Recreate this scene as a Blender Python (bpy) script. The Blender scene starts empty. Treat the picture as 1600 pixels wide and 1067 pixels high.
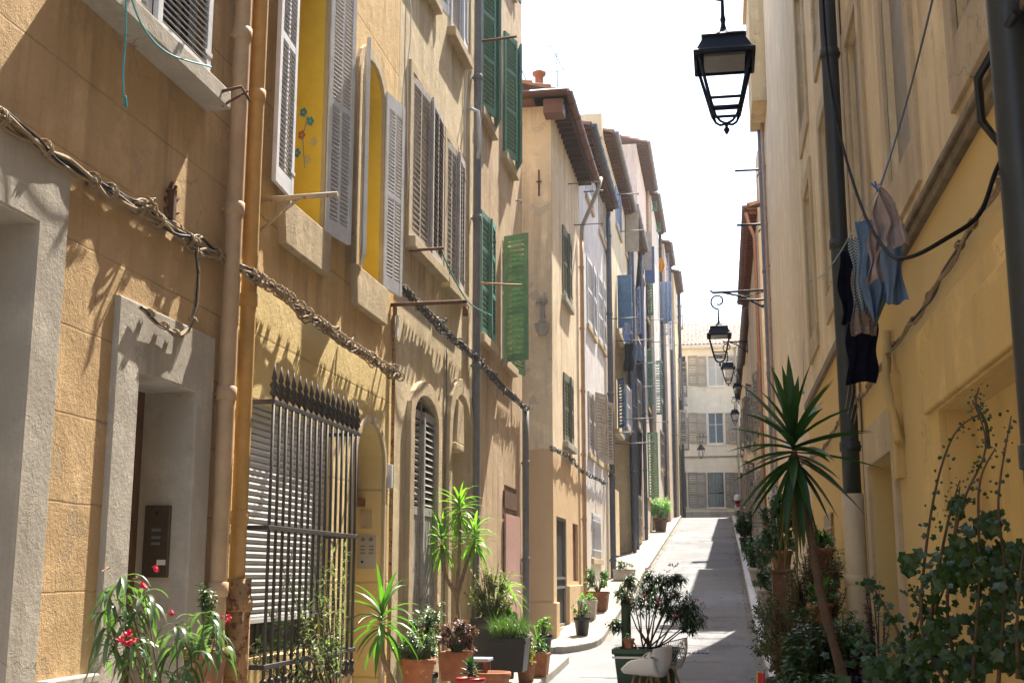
import bpy, bmesh, math, random
from mathutils import Vector, Matrix
from mathutils.geometry import tessellate_polygon
R = math.radians
rnd = random.Random(7)
scene = bpy.context.scene
col = scene.collection
# ---------------------------------------------------------------- camera, sky, sun
EYE = 1.65; FPX = 1900.0
TH = math.atan((897 - 533.5) / FPX); PS = math.atan(330 * math.cos(TH) / FPX)
cd = bpy.data.cameras.new("camera"); cam = bpy.data.objects.new("camera", cd); col.objects.link(cam)
cam.location = (0, 0, EYE); cam.rotation_euler = (math.pi / 2 + TH, 0, PS)
cd.sensor_width = 36; cd.lens = 36 * FPX / 1600; cd.clip_start = .05; cd.clip_end = 2000
scene.camera = cam
SUN = Vector((1.0, 4.0, 6.2)).normalized()
w = bpy.data.worlds.new("World"); scene.world = w; w.use_nodes = True
nt = w.node_tree; bg = nt.nodes["Background"]
sky = nt.nodes.new("ShaderNodeTexSky"); sky.sky_type = 'NISHITA'; sky.sun_disc = False
sky.sun_elevation = math.asin(SUN.z); sky.sun_rotation = math.atan2(SUN.x, SUN.y)
sky.air_density = 1.0; sky.dust_density = 1.5; sky.ozone_density = .8
nt.links.new(sky.outputs[0], bg.inputs[0]); bg.inputs[1].default_value = .14
sl = bpy.data.lights.new("sun", 'SUN'); sl.energy = 5.0; sl.angle = R(.5); sl.color = (1, .915, .79)
so = bpy.data.objects.new("sun", sl); col.objects.link(so); so.rotation_euler = SUN.to_track_quat('Z', 'Y').to_euler(); so.location = (0, 0, 40)
scene.view_settings.view_transform = 'Standard'; scene.view_settings.look = 'None'
scene.view_settings.exposure = 1.74; scene.view_settings.gamma = 1
# ---------------------------------------------------------------- measuring on real planes
def ray(px, py):
    x = (px - 800) / FPX; y = -(py - 533.5) / FPX; c, s = math.cos, math.sin
    f = Vector((-s(PS) * c(TH), c(PS) * c(TH), s(TH))); r = Vector((c(PS), s(PS), 0)); u = Vector((s(PS) * s(TH), -c(PS) * s(TH), c(TH)))
    return f + x * r + y * u
def onX(px, py, X):
    d = ray(px, py); t = X / d.x; return d.y * t, EYE + d.z * t
def onXv(px, py, X): u, z = onX(px, py, X); return Vector((X, u, z))
def at(px, py, Y):
    d = ray(px, py); t = Y / d.y; return Vector((d.x * t, Y, EYE + d.z * t))
def G(y):                                   # the street's height: nearly flat, then a steady climb, then the crest
    g = .25 + .0935 * (y - 22.5)
    if y < 24: 
        t = max(0, (y - 13) / 11); g = .39 * t * t if t > 0 else 0
    if y > 72: g = min(.25 + .0935 * 49.5 + .03 * (y - 72), 4.95 + .02 * (y - 72) * 0)
    return g
# ---------------------------------------------------------------- materials
MATS = {}
def nodes(name):
    m = bpy.data.materials.new(name); m.use_nodes = True; t = m.node_tree
    return m, t, t.nodes["Principled BSDF"], t.nodes.new, t.links.new
def noise(t, vec, scale, detail=4, rough=.55, stretch=None):
    n = t.nodes.new("ShaderNodeTexNoise"); n.inputs['Scale'].default_value = scale; n.inputs['Detail'].default_value = detail; n.inputs['Roughness'].default_value = rough
    if stretch:
        mp = t.nodes.new("ShaderNodeMapping"); mp.inputs['Scale'].default_value = stretch; t.links.new(vec, mp.inputs[0]); vec = mp.outputs[0]
    t.links.new(vec, n.inputs['Vector']); return n.outputs['Fac']
def ramp(t, fac, a, b, c0=(0, 0, 0, 1), c1=(1, 1, 1, 1)):
    r = t.nodes.new("ShaderNodeValToRGB"); r.color_ramp.elements[0].position = a; r.color_ramp.elements[1].position = b
    r.color_ramp.elements[0].color = c0; r.color_ramp.elements[1].color = c1; t.links.new(fac, r.inputs[0]); return r.outputs[0]
def mix(t, fac, a, b, mode='MIX'):
    m = t.nodes.new("ShaderNodeMix"); m.data_type = 'RGBA'; m.blend_type = mode
    for s, v in ((0, fac), (6, a), (7, b)):
        if isinstance(v, (int, float)): m.inputs[s].default_value = v
        elif isinstance(v, tuple): m.inputs[s].default_value = (*v[:3], 1)
        else: t.links.new(v, m.inputs[s])
    return m.outputs[2]
def math_(t, op, a, b=0.0, c=None):
    m = t.nodes.new("ShaderNodeMath"); m.operation = op
    for s, v in enumerate((a, b, c)):
        if v is None: continue
        if isinstance(v, (int, float)): m.inputs[s].default_value = v
        else: t.links.new(v, m.inputs[s])
    return m.outputs[0]
def bump(t, p, hs):
    prev = None
    for h, dist, st in hs:
        b = t.nodes.new("ShaderNodeBump"); b.inputs['Distance'].default_value = dist; b.inputs['Strength'].default_value = st
        t.links.new(h, b.inputs['Height'])
        if prev: t.links.new(prev, b.inputs['Normal'])
        prev = b.outputs[0]
    t.links.new(prev, p.inputs['Normal'])
def plaster(name, c1, c2, stain=(.12, .09, .06), st=.5, bs=1.0, joint=None, low=None, patch=None, ribs=0):
    if name in MATS: return MATS[name]
    if not any(k in name for k in ('stone', 'lavender', 'end_', 'concrete')):          # lime washes: warm, little blue
        warm = lambda c: (min(.86, c[0] * 1.02), c[1] * .98, c[2] * .93)
        c1, c2 = warm(c1), warm(c2); low = (low[0], warm(low[1])) if low else None
    m, t, p, N, K = nodes(name); pos = N("ShaderNodeNewGeometry").outputs['Position']
    big = noise(t, pos, .55, 5, .6); mid = noise(t, pos, 2.6, 6, .65); fine = noise(t, pos, 34, 5, .7); grit = noise(t, pos, 120, 2, .6)
    c = mix(t, ramp(t, big, .36, .64), c1, c2)
    c = mix(t, ramp(t, mid, .5, .72), c, tuple(min(1, v * 1.22) for v in c2))
    streak = noise(t, pos, 1.0, 5, .62, (3.2, 3.2, .28)); blot = noise(t, pos, 1.3, 6, .7)
    s = math_(t, 'MULTIPLY', ramp(t, streak, .47, .66), ramp(t, blot, .38, .6))
    c = mix(t, math_(t, 'MULTIPLY', s, st), c, stain)
    pm = ramp(t, noise(t, pos, 1.9, 7, .72), .615, .632)          # places where the paint has come away
    c = mix(t, math_(t, 'MULTIPLY', pm, .6 if patch else .3), c, patch or tuple(v * .8 + .05 for v in c2))
    rn = noise(t, pos, 1.0, 6, .6, (9, 9, .35)); c = mix(t, math_(t, 'MULTIPLY', math_(t, 'MULTIPLY', ramp(t, rn, .56, .72), ramp(t, big, .45, .6)), .45 * st), c, stain)   # narrow drips
    crk = N("ShaderNodeTexVoronoi"); crk.feature = 'DISTANCE_TO_EDGE'; crk.inputs['Scale'].default_value = .75
    wv = N("ShaderNodeVectorMath"); wv.operation = 'ADD'; nn = N("ShaderNodeTexNoise"); nn.inputs['Scale'].default_value = 2.2; nn.inputs['Detail'].default_value = 6; K(pos, nn.inputs['Vector'])
    K(pos, wv.inputs[0]); K(nn.outputs['Color'], wv.inputs[1]); K(wv.outputs[0], crk.inputs['Vector'])
    ck = math_(t, 'MULTIPLY', math_(t, 'LESS_THAN', crk.outputs['Distance'], .0035), ramp(t, noise(t, pos, .8, 2), .52, .6))
    c = mix(t, math_(t, 'MULTIPLY', ck, .55), c, (.1, .07, .04))
    c = mix(t, math_(t, 'MULTIPLY', ramp(t, fine, .3, .75), .3), c, tuple(v * .72 for v in c1))
    hs = [(math_(t, 'SUBTRACT', 1, pm), .006, .6), (big, .12, .35 * bs), (mid, .035, .38 * bs), (fine, .009, .7 * bs), (grit, .004, .8 * bs)]
    sp = N("ShaderNodeSeparateXYZ"); K(pos, sp.inputs[0])
    if low:                                         # painted dado: another paint below a height, with a ragged edge
        z0, lc = low
        e = math_(t, 'ADD', sp.outputs[2], math_(t, 'MULTIPLY', mid, .12))
        c = mix(t, math_(t, 'LESS_THAN', e, z0 + .06), c, lc)
    if joint:
        z0, h, k = joint
        jz = math_(t, 'ADD', sp.outputs[2], math_(t, 'MULTIPLY', math_(t, 'SUBTRACT', mid, .5), .03))
        fr = math_(t, 'FRACT', math_(t, 'DIVIDE', math_(t, 'SUBTRACT', jz, z0 - h / 2), h))
        dd = math_(t, 'ABSOLUTE', math_(t, 'SUBTRACT', fr, .5)); g = N("ShaderNodeMapRange"); K(dd, g.inputs[0]); g.inputs[1].default_value = 0; g.inputs[2].default_value = .018 
        gate = ramp(t, noise(t, pos, .9, 3), .35, .5)
        c = mix(t, math_(t, 'MULTIPLY', math_(t, 'MULTIPLY', math_(t, 'SUBTRACT', 1, g.outputs[0]), k), gate), c, tuple(v * .3 for v in c1))
        hs.insert(2, (g.outputs[0], .012, .6 * k))
    K(c, p.inputs['Base Color']); p.inputs['Roughness'].default_value = .93; p.inputs['Specular IOR Level'].default_value = .15
    bump(t, p, hs); MATS[name] = m; return m
def paint(name, c, rough=.5, var=.25, chip=None, metal=0, bs=.4, sc=6, spec=.4):
    if name in MATS: return MATS[name]
    m, t, p, N, K = nodes(name); pos = N("ShaderNodeNewGeometry").outputs['Position']
    a = noise(t, pos, sc, 6, .65); b = noise(t, pos, sc * 9, 4, .6)
    cc = mix(t, ramp(t, a, .35, .7), c, tuple(v * (1 - var) for v in c))
    if chip:
        cc = mix(t, ramp(t, noise(t, pos, sc * 2.5, 7, .75), chip[1], chip[1] + .03), cc, chip[0])
    K(cc, p.inputs['Base Color']); p.inputs['Roughness'].default_value = rough; p.inputs['Metallic'].default_value = metal
    p.inputs['Specular IOR Level'].default_value = spec
    bump(t, p, [(a, .006, bs), (b, .0015, bs)]); MATS[name] = m; return m
def leafmat(name, c, c2, trans=.4, rough=.45, spec=.45):
    if name in MATS: return MATS[name]
    m, t, p, N, K = nodes(name); g = N("ShaderNodeNewGeometry")
    cc = mix(t, g.outputs['Random Per Island'], c, c2)
    K(cc, p.inputs['Base Color']); p.inputs['Roughness'].default_value = rough; p.inputs['Specular IOR Level'].default_value = spec
    tr = N("ShaderNodeBsdfTranslucent"); tc = mix(t, 1.0, cc, (1.3, 1.9, .45), 'MULTIPLY'); K(tc, tr.inputs[0])
    mx = N("ShaderNodeMixShader"); mx.inputs[0].default_value = trans; K(p.outputs[0], mx.inputs[1]); K(tr.outputs[0], mx.inputs[2])
    K(mx.outputs[0], t.nodes["Material Output"].inputs[0]); MATS[name] = m; return m
def cloth_mat(name, c, c2=None, kind=None, sc=60):
    if name in MATS: return MATS[name]
    m, t, p, N, K = nodes(name); pos = N("ShaderNodeNewGeometry").outputs['Position']
    cc = mix(t, ramp(t, noise(t, pos, 9, 5), .35, .65), c, tuple(v * .75 for v in c))
    uv = N("ShaderNodeTexCoord").outputs['UV']
    if kind == 'check':
        ch = N("ShaderNodeTexChecker"); K(uv, ch.inputs[0]); ch.inputs[3].default_value = sc; ch.inputs[1].default_value = (*c, 1); ch.inputs[2].default_value = (*c2, 1); cc = ch.outputs[0]
    if kind == 'dots':
        v = N("ShaderNodeTexVoronoi"); v.inputs['Scale'].default_value = sc; K(uv, v.inputs[0]); cc = mix(t, math_(t, 'LESS_THAN', v.outputs[0], .22), cc, c2)
    K(cc, p.inputs['Base Color']); p.inputs['Roughness'].default_value = .95; p.inputs['Specular IOR Level'].default_value = .1
    bump(t, p, [(noise(t, pos, 14, 4), .02, .5), (noise(t, pos, 300, 2), .001, .4)]); MATS[name] = m; return m
def glass_mat():
    if 'glass' in MATS: return MATS['glass']
    m, t, p, N, K = nodes('glass'); p.inputs['Base Color'].default_value = (.02, .022, .025, 1); p.inputs['Roughness'].default_value = .06
    MATS['glass'] = m; return m
# ---------------------------------------------------------------- mesh helper
class Fr:
    def __init__(s, o, a, n): s.o = Vector(o); s.a = Vector(a); s.n = Vector(n)
    def P(s, u, z, d): return s.o + s.a * u + s.n * d + Vector((0, 0, z))
def LF(X): return Fr((X, 0, 0), (0, 1, 0), (1, 0, 0))
def RF(X): return Fr((X, 0, 0), (0, 1, 0), (-1, 0, 0))
def FF(Y): return Fr((0, Y, 0), (1, 0, 0), (0, -1, 0))
WORLD = Fr((0, 0, 0), (1, 0, 0), (0, 1, 0))
OFF = {}
class MB:
    def __init__(s): s.v = []; s.f = []; s.m = []; s.s = []; s.uv = {}
    def add(s, vs, fs, mi=0, sm=False):
        b = len(s.v); s.v += [Vector(v) for v in vs]
        for f in fs: s.f.append(tuple(i + b for i in f)); s.m.append(mi); s.s.append(sm)
    def hexa(s, p, mi=0): s.add(p, [(0, 3, 2, 1), (4, 5, 6, 7), (0, 1, 5, 4), (1, 2, 6, 5), (2, 3, 7, 6), (3, 0, 4, 7)], mi)
    def box(s, fr, u0, u1, z0, z1, d0, d1, mi=0):
        s.hexa([fr.P(u0, z0, d0), fr.P(u1, z0, d0), fr.P(u1, z0, d1), fr.P(u0, z0, d1), fr.P(u0, z1, d0), fr.P(u1, z1, d0), fr.P(u1, z1, d1), fr.P(u0, z1, d1)], mi)
    def xbox(s, x0, x1, y0, y1, z0, z1, mi=0): s.box(WORLD, x0, x1, z0, z1, y0, y1, mi)
    def tbox(s, M, sx, sy, sz, mi=0):      # transformed centred box
        s.hexa([M @ Vector((x * sx / 2, y * sy / 2, z * sz / 2)) for z in (-1, 1) for x, y in ((-1, -1), (1, -1), (1, 1), (-1, 1))], mi)
    def prism(s, fr, poly, d0, d1, mi=0):
        n = len(poly); s.add([fr.P(u, z, d0) for u, z in poly] + [fr.P(u, z, d1) for u, z in poly],
            [tuple(range(n)), tuple(range(n, 2 * n))] + [(i, (i + 1) % n, n + (i + 1) % n, n + i) for i in range(n)], mi)
    def ring(s, fr, po, pi, d0, d1, mi=0, open_bottom=False):
        n = len(po); vs = [fr.P(*q, d) for d in (d0, d1) for p in (po, pi) for q in p]
        fs = []
        for i in range(n):
            if open_bottom and i == 0: continue
            j = (i + 1) % n
            fs += [(2 * n + i, 2 * n + j, 3 * n + j, 3 * n + i), (i, j, 2 * n + j, 2 * n + i), (n + i, 3 * n + i, 3 * n + j, n + j), (i, n + i, n + j, j)]
        s.add(vs, fs, mi)
    def tube(s, pts, r, n=8, mi=0, cap=True):
        pts = [Vector(p) for p in pts]; rs = r if isinstance(r, (list, tuple)) else [r] * len(pts)
        ref = None; vs = []
        for i, p in enumerate(pts):
            t = (pts[min(i + 1, len(pts) - 1)] - pts[max(i - 1, 0)])
            if t.length < 1e-7: t = Vector((0, 0, 1))
            t.normalize()
            if ref is None: ref = t.orthogonal().normalized()
            ref = (ref - t * ref.dot(t)); ref = ref.normalized() if ref.length > 1e-5 else t.orthogonal().normalized()
            b = t.cross(ref)
            vs += [p + (ref * math.cos(2 * math.pi * k / n) + b * math.sin(2 * math.pi * k / n)) * rs[i] for k in range(n)]
        fs = [(i * n + k, i * n + (k + 1) % n, (i + 1) * n + (k + 1) % n, (i + 1) * n + k) for i in range(len(pts) - 1) for k in range(n)]
        s.add(vs, fs, mi, n > 4)
        if cap: 
            b = len(s.v) - len(vs)
            s.f += [tuple(b + k for k in range(n)), tuple(b + len(vs) - n + k for k in range(n))]; s.m += [mi, mi]; s.s += [False, False]
    def lathe(s, c, prof, n=20, mi=0, sq=1.0, sm=True):
        c = Vector(c); vs = [c + Vector((math.cos(2 * math.pi * k / n) * r, math.sin(2 * math.pi * k / n) * r * sq, z)) for r, z in prof for k in range(n)]
        s.add(vs, [(i * n + k, i * n + (k + 1) % n, (i + 1) * n + (k + 1) % n, (i + 1) * n + k) for i in range(len(prof) - 1) for k in range(n)], mi, sm)
    def build(s, name, mats, parent=None, off=None, fix=True, bevel=0):
        if off is None: off = OFF.get(parent.name, Vector()) if parent else Vector()
        me = bpy.data.meshes.new(name); me.from_pydata([tuple(v - off) for v in s.v], [], s.f)
        if not isinstance(mats, (list, tuple)): mats = [mats]
        for m in mats: me.materials.append(m)
        me.polygons.foreach_set('material_index', s.m); me.polygons.foreach_set('use_smooth', s.s)
        if fix:
            b = bmesh.new(); b.from_mesh(me); bmesh.ops.recalc_face_normals(b, faces=b.faces); b.to_mesh(me); b.free()
        o = bpy.data.objects.new(name, me); col.objects.link(o)
        if parent: o.parent = parent
        OFF[o.name] = off
        if bevel:
            md = o.modifiers.new('bevel', 'BEVEL'); md.width = bevel; md.segments = 2; md.limit_method = 'ANGLE'; md.angle_limit = R(50)
        return o
def tag(o, label, cat, group=None):
    o['label'] = label; o['category'] = cat
    if group: o['group'] = group
    return o
def thing(name, label, cat, loc=(0, 0, 0), group=None):
    o = bpy.data.objects.new(name, None); col.objects.link(o); o.location = loc; o.empty_display_size = .2
    OFF[o.name] = Vector(loc); return tag(o, label, cat, group)
def solo(mb, name, mats, loc, label, cat, group=None, **k):
    o = mb.build(name, mats, None, Vector(loc), **k); o.location = loc; return tag(o, label, cat, group)
def struct(mb, name, mats, **k):
    o = mb.build(name, mats, **k); o['kind'] = 'structure'; return o
def part_inst(me, name, parent, loc, rot):
    o = bpy.data.objects.new(name, me); col.objects.link(o); o.parent = parent
    o.location = Vector(loc) - OFF[parent.name]; o.rotation_euler = rot; OFF[o.name] = OFF[parent.name]; return o
def rectp(u0, u1, z0, z1): return [(u0, z0), (u1, z0), (u1, z1), (u0, z1)]
def archp(u0, u1, z0, zs, rise, n=10):
    if rise < .01: return rectp(u0, u1, z0, zs)
    c = (u0 + u1) / 2; h = (u1 - u0) / 2
    return [(u0, z0), (u1, z0)] + [(c + h * math.cos(a), zs + rise * math.sin(a)) for a in [math.pi * i / n for i in range(n + 1)]]
# ---------------------------------------------------------------- palette
PALE = paint('pale_grey_paint', (.66, .68, .72), .6, .2, ((.3, .26, .22), .66), bs=.6)
WARMGREY = paint('weathered_grey_paint', (.47, .43, .39), .7, .35, ((.2, .15, .12), .62), bs=.8)
GREEN = paint('green_paint', (.10, .27, .20), .5, .3, ((.2, .3, .2), .68), bs=.6)
GREEN2 = paint('light_green_paint', (.20, .38, .20), .55, .3, ((.25, .35, .2), .66), bs=.6)
DKGREEN = paint('dull_green_paint', (.17, .19, .135), .7, .3, bs=.5)
BLUE = paint('blue_paint', (.09, .20, .36), .55, .3, bs=.5)
DBLUE = paint('deep_blue_paint', (.06, .10, .22), .5, .3, bs=.5)
LBLUE = paint('light_blue_paint', (.22, .3, .48), .6, .25, bs=.5)
BEIGE = paint('beige_paint', (.42, .36, .28), .7, .3, ((.25, .18, .12), .64), bs=.6)
GREYSH = paint('putty_grey_paint', (.29, .265, .225), .65, .25, bs=.4)
SILVER = paint('bare_grey_wood', (.36, .345, .32), .85, .35, ((.13, .11, .09), .58), bs=1.0, sc=4)
IRON = paint('dark_iron', (.055, .05, .047), .55, .3, ((.12, .05, .025), .7), bs=.5)
BLACKIRON = paint('black_lamp_paint', (.008, .012, .022), .6, .2, bs=.2, spec=.25)
RUST = paint('rusty_iron', (.16, .075, .04), .85, .45, ((.32, .24, .17), .6), bs=.8, sc=14)
RUSTP = paint('rust_stained_tan_paint', (.42, .25, .11), .7, .3, ((.13, .045, .02), .54), bs=.9, sc=9)
PIPETAN = paint('tan_pipe_paint', (.50, .34, .20), .55, .2, ((.3, .2, .12), .7), bs=.4)
PIPEYEL = paint('ochre_pipe_paint', (.52, .31, .10), .5, .25, ((.35, .3, .25), .68), bs=.5)
PIPEGREY = paint('grey_pipe_zinc', (.2, .2, .205), .5, .3, ((.12, .11, .1), .62), bs=.4)
PIPEBLUE = paint('blue_grey_pipe', (.085, .10, .135), .5, .3, bs=.4)
PIPEDARK = paint('dark_slate_pipe', (.042, .05, .05), .45, .25, bs=.3)
COPPER = paint('brown_gutter_paint', (.17, .065, .04), .5, .3, ((.28, .15, .1), .66), bs=.5)
TERRA = paint('terracotta_clay', (.40, .15, .065), .8, .4, ((.42, .3, .22), .60), bs=.5)
TERRAD = paint('dull_terracotta', (.28, .12, .065), .85, .45, ((.3, .24, .18), .6), bs=.5)
BLACKPOT = paint('black_plastic', (.014, .015, .016), .4, .2, bs=.2)
TUBGREEN = paint('green_plastic', (.018, .055, .028), .4, .3, bs=.3)
WHITEP = paint('white_plastic', (.74, .71, .66), .38, .08, bs=.15)
WOOD = paint('brown_wood', (.14, .07, .035), .6, .35, bs=.7, sc=10)
REDWOOD = paint('red_brown_wood', (.17, .05, .02), .5, .3, bs=.5)
LTWOOD = paint('light_wood', (.42, .24, .1), .55, .3, bs=.5)
DARK = paint('dark_door', (.018, .016, .014), .5, .2, bs=.3)
STONE = plaster('pale_stone', (.40, .365, .31), (.48, .44, .38), (.2, .17, .13), .6, .75)
STONE2 = plaster('warm_stone', (.48, .38, .24), (.56, .45, .30), (.2, .15, .1), .5, 1.2)
CONC = plaster('concrete', (.36, .33, .29), (.44, .41, .36), (.15, .13, .11), .4, .6)
GLASS = glass_mat()
BARK = paint('pale_bark', (.28, .19, .12), .85, .4, bs=1.2, sc=25)
BARKD = paint('dark_bark', (.12, .075, .045), .85, .4, bs=1.2, sc=25)
STEM = leafmat('green_stem', (.06, .11, .03), (.1, .13, .04), .1)
SOIL = paint('potting_soil', (.04, .028, .02), 1, .4, bs=1.5, sc=30)
# ---------------------------------------------------------------- house pieces
def facade(root, fr, u0, u1, z0, z1, deep, holes, mats, name='wall', topz=None):
    mb = MB(); polys = [rectp(u0, u1, z0, z1)] + [h[0] for h in holes]
    flat = [q for p in polys for q in p]
    tris = tessellate_polygon([[Vector((u, z, 0)) for u, z in p] for p in polys])
    mb.add([fr.P(u, z, 0) for u, z in flat], [tuple(t) for t in tris])
    for h in holes:
        p, rv = h[0], h[1]; mi = h[2] if len(h) > 2 else 0; n = len(p)
        mb.add([fr.P(*q, 0) for q in p] + [fr.P(*q, -rv) for q in p], [(i, (i + 1) % n, n + (i + 1) % n, n + i) for i in range(n)], mi)
    P = fr.P
    mb.add([P(u0, z0, 0), P(u0, z1, 0), P(u0, z1, -deep), P(u0, z0, -deep)], [(0, 1, 2, 3)])
    mb.add([P(u1, z0, 0), P(u1, z1, 0), P(u1, z1, -deep), P(u1, z0, -deep)], [(0, 1, 2, 3)])
    mb.add([P(u0, z1, 0), P(u1, z1, 0), P(u1, z1, -deep), P(u0, z1, -deep)], [(0, 1, 2, 3)])
    mb.add([P(u0, z0, -deep), P(u1, z0, -deep), P(u1, z1, -deep), P(u0, z1, -deep)], [(0, 1, 2, 3)])
    return mb.build(name, mats, root, fix=False)
SHM = {}
def shutter_mesh(w, h, mat, style='louver', sp=.045):
    k = (round(w, 2), round(h, 2), mat.name, style, sp)
    if k in SHM: return SHM[k]
    mb = MB(); W = WORLD; t = .036
    st = min(.065, w * .16)
    mb.box(W, 0, st, 0, h, 0, t); mb.box(W, w - st, w, 0, h, 0, t)
    rails = [0, .11]
    cuts = [(0, .12)] + ([(h * .36, h * .36 + .07), (h * .68, h * .68 + .07)] if h > 1.9 else [(h * .5, h * .5 + .07)]) + [(h - .1, h)]
    if style == 'plain': cuts = [(0, .1), (h * .55, h * .55 + .08), (h - .1, h)]
    if style == 'mullion': cuts = [(0, .14), (h * .47, h * .47 + .06), (h - .16, h)]
    if style == 'long': cuts = [(0, .1), (h - .1, h)]
    if style == 'half': cuts = [(0, .1), (h * .49, h * .53), (h - .1, h)]
    for a, b in cuts: mb.box(W, st, w - st, a, b, .002, t - .002)
    if style in ('mullion', 'long') and w > .36: mb.box(W, w / 2 - .02, w / 2 + .02, cuts[0][1], h - .1, .003, t - .003)
    for i in range(len(cuts) - 1):
        a, b = cuts[i][1], cuts[i + 1][0]
        if style == 'plain' or (style == 'half' and i == 0):
            mb.box(W, st, w - st, a, b, .012, t - .012)
            for q in range(1, 4): mb.box(W, st + (w - 2 * st) * q / 4 - .004, st + (w - 2 * st) * q / 4 + .004, a, b, .008, t - .008)
            continue
        n = max(1, int((b - a) / sp)); s_ = (b - a) / n
        for j in range(n):
            z = a + s_ * (j + .5); q = min(s_ * .33, .024)
            mb.hexa([W.P(st, z - q, t * .95), W.P(w - st, z - q, t * .95), W.P(w - st, z - q + .007, t), W.P(st, z - q + .007, t),
                     W.P(st, z + q - .007, 0.002), W.P(w - st, z + q - .007, 0.002), W.P(w - st, z + q, .006), W.P(st, z + q, .006)])
    for z in (.2, h - .25): mb.box(W, -.012, .1, z, z + .03, t, t + .006)     # strap hinges
    o = mb.build('shutter', mat); me = o.data; bpy.data.objects.remove(o); SHM[k] = me; return me
def shutter(win, fr, u, z0, d, w, h, ang, mat, side, style='louver', sp=.045, tilt=0):
    """side=+1: hinge at low-u edge and leaf reaches to +u when shut (ang 0); -1 the other way."""
    me = shutter_mesh(w, h, mat, style, sp)
    a = fr.a * (side * math.cos(R(ang))) + fr.n * math.sin(R(ang))
    rz = math.atan2(a.y, a.x)
    o = part_inst(me, 'shutter', win, fr.P(u, z0, d), (0, 0, rz))
    if tilt:                                     # hung from the top edge, foot pushed out
        M = Matrix.Translation(Vector((0, 0, h))) @ Matrix.Rotation(R(tilt), 4, 'X') @ Matrix.Translation(Vector((0, 0, -h)))
        out = Matrix.Rotation(rz, 4, 'Z') @ Vector((0, 1, 0))
        if out.dot(fr.n) * tilt > 0: pass
        o.matrix_local = Matrix.Translation(o.location) @ Matrix.Rotation(rz, 4, 'Z') @ M
    return o
def window(root, fr, u0, u1, z0, z1, rise=0, rev=.18, fm=None, sh=None, sill=None, lit=False, surround=None, style='louver', sp=.045, sillmat=None, bars=False, name='window'):
    fm = fm or PALE; ft = .06; mb = MB()
    po = archp(u0, u1, z0, z1, rise); pi = archp(u0 + ft, u1 - ft, z0 + ft, z1 - ft * .3, rise * .85)
    mb.ring(fr, po, pi, -rev - .01, -rev + .05)
    m = (u0 + u1) / 2; top = z1 + rise * .9 - ft * .5
    mb.box(fr, m - .03, m + .03, z0 + ft, top, -rev, -rev + .052)
    if z1 - z0 > 1.2: mb.box(fr, u0 + ft, u1 - ft, z0 + (z1 - z0) * .62, z0 + (z1 - z0) * .62 + .03, -rev + .004, -rev + .045)
    wn = mb.build(name, fm, root)
    g = MB(); g.prism(fr, archp(u0 + .01, u1 - .01, z0 + .01, z1, max(0, rise - .01)), -rev - .03, -rev + .012); g.build('pane', GLASS, wn)
    if sill:
        s = MB(); e = .12; sd = sill; s.box(fr, u0 - e, u1 + e, z0 - .14, z0 - .002, -rev + .03, sd); s.build('sill', sillmat or STONE2, wn, bevel=.012)
    if surround:
        s = MB(); e = surround[0]; s.ring(fr, archp(u0 - e, u1 + e, z0 - .001, z1 + (e if rise < .01 else e * .6), rise + (0 if rise < .01 else e * .5)), archp(u0, u1, z0, z1, rise), -.01, surround[1], open_bottom=True)
        s.build('surround', surround[2], wn, bevel=.006)
    if sh:
        w = (u1 - u0) / 2
        for (side, ang, mat, *x) in sh:
            ti = x[0] if x else 0
            ww_ = w - .008 if ang < 40 else min(w, .47)
            shutter(wn, fr, (u0 - .0) if side > 0 else (u1 + .0), z0 + .01, .03, ww_, z1 - z0 - .02, ang, mat, side, style, sp, ti)
    if bars:
        b = MB()
        for i in range(1, 9): b.tube([fr.P(u0 + (u1 - u0) * i / 9, z0, .03), fr.P(u0 + (u1 - u0) * i / 9, z1, .03)], .009, 6)
        for z in (z0 + .2, z1 - .2): b.box(fr, u0 - .05, u1 + .05, z, z + .03, .02, .045)
        b.build('window_bars', fm, wn)
    return wn
def door(root, fr, u0, u1, z0, z1, rev, mat, rise=0, glassy=False):
    mb = MB(); mb.prism(fr, archp(u0, u1, z0, z1, rise), -rev - .04, -rev)
    o = mb.build('door', mat, root)
    p = MB(); h = z1 - z0
    for a, b in ((.08, .38), (.44, .92)): 
        m = (u0 + u1) / 2
        for c0, c1 in ((u0 + .08, m - .04), (m + .04, u1 - .08)):
            p.ring(fr, rectp(c0, c1, z0 + a * h, z0 + b * h), rectp(c0 + .04, c1 - .04, z0 + a * h + .04, z0 + b * h - .04), -rev, -rev + .018)
    p.build('door_panel', mat, o)
    k = MB(); k.tube([fr.P(u1 - .1, z0 + 1.0, -rev), fr.P(u1 - .1, z0 + 1.0, -rev + .06), fr.P(u1 - .2, z0 + 1.0, -rev + .06)], .012, 8); k.build('door_handle', PIPEGREY, o)
    return o
def pipe(root, fr, u, z0, z1, r, mat, d=None, coll=1.9, name='drainpipe', lean=0, foot=None):
    d = d or r + .03; mb = MB(); n = int((z1 - z0) / .8) + 2
    mb.tube([fr.P(u + lean * i / (n - 1) + rnd.uniform(-.004, .004), z0 + (z1 - z0) * i / (n - 1), d) for i in range(n)], r, 14)
    z = z0 + .5
    while z < z1:
        uu = u + lean * (z - z0) / (z1 - z0)
        mb.tube([fr.P(uu, z - .05, d), fr.P(uu, z - .045, d), fr.P(uu, z + .045, d), fr.P(uu, z + .05, d)], [r, r * 1.16, r * 1.16, r], 14)
        mb.box(fr, uu - r * .3, uu + r * .3, z - .012, z + .012, -.005, d); z += coll
    return mb.build(name, mat, root)
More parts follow.
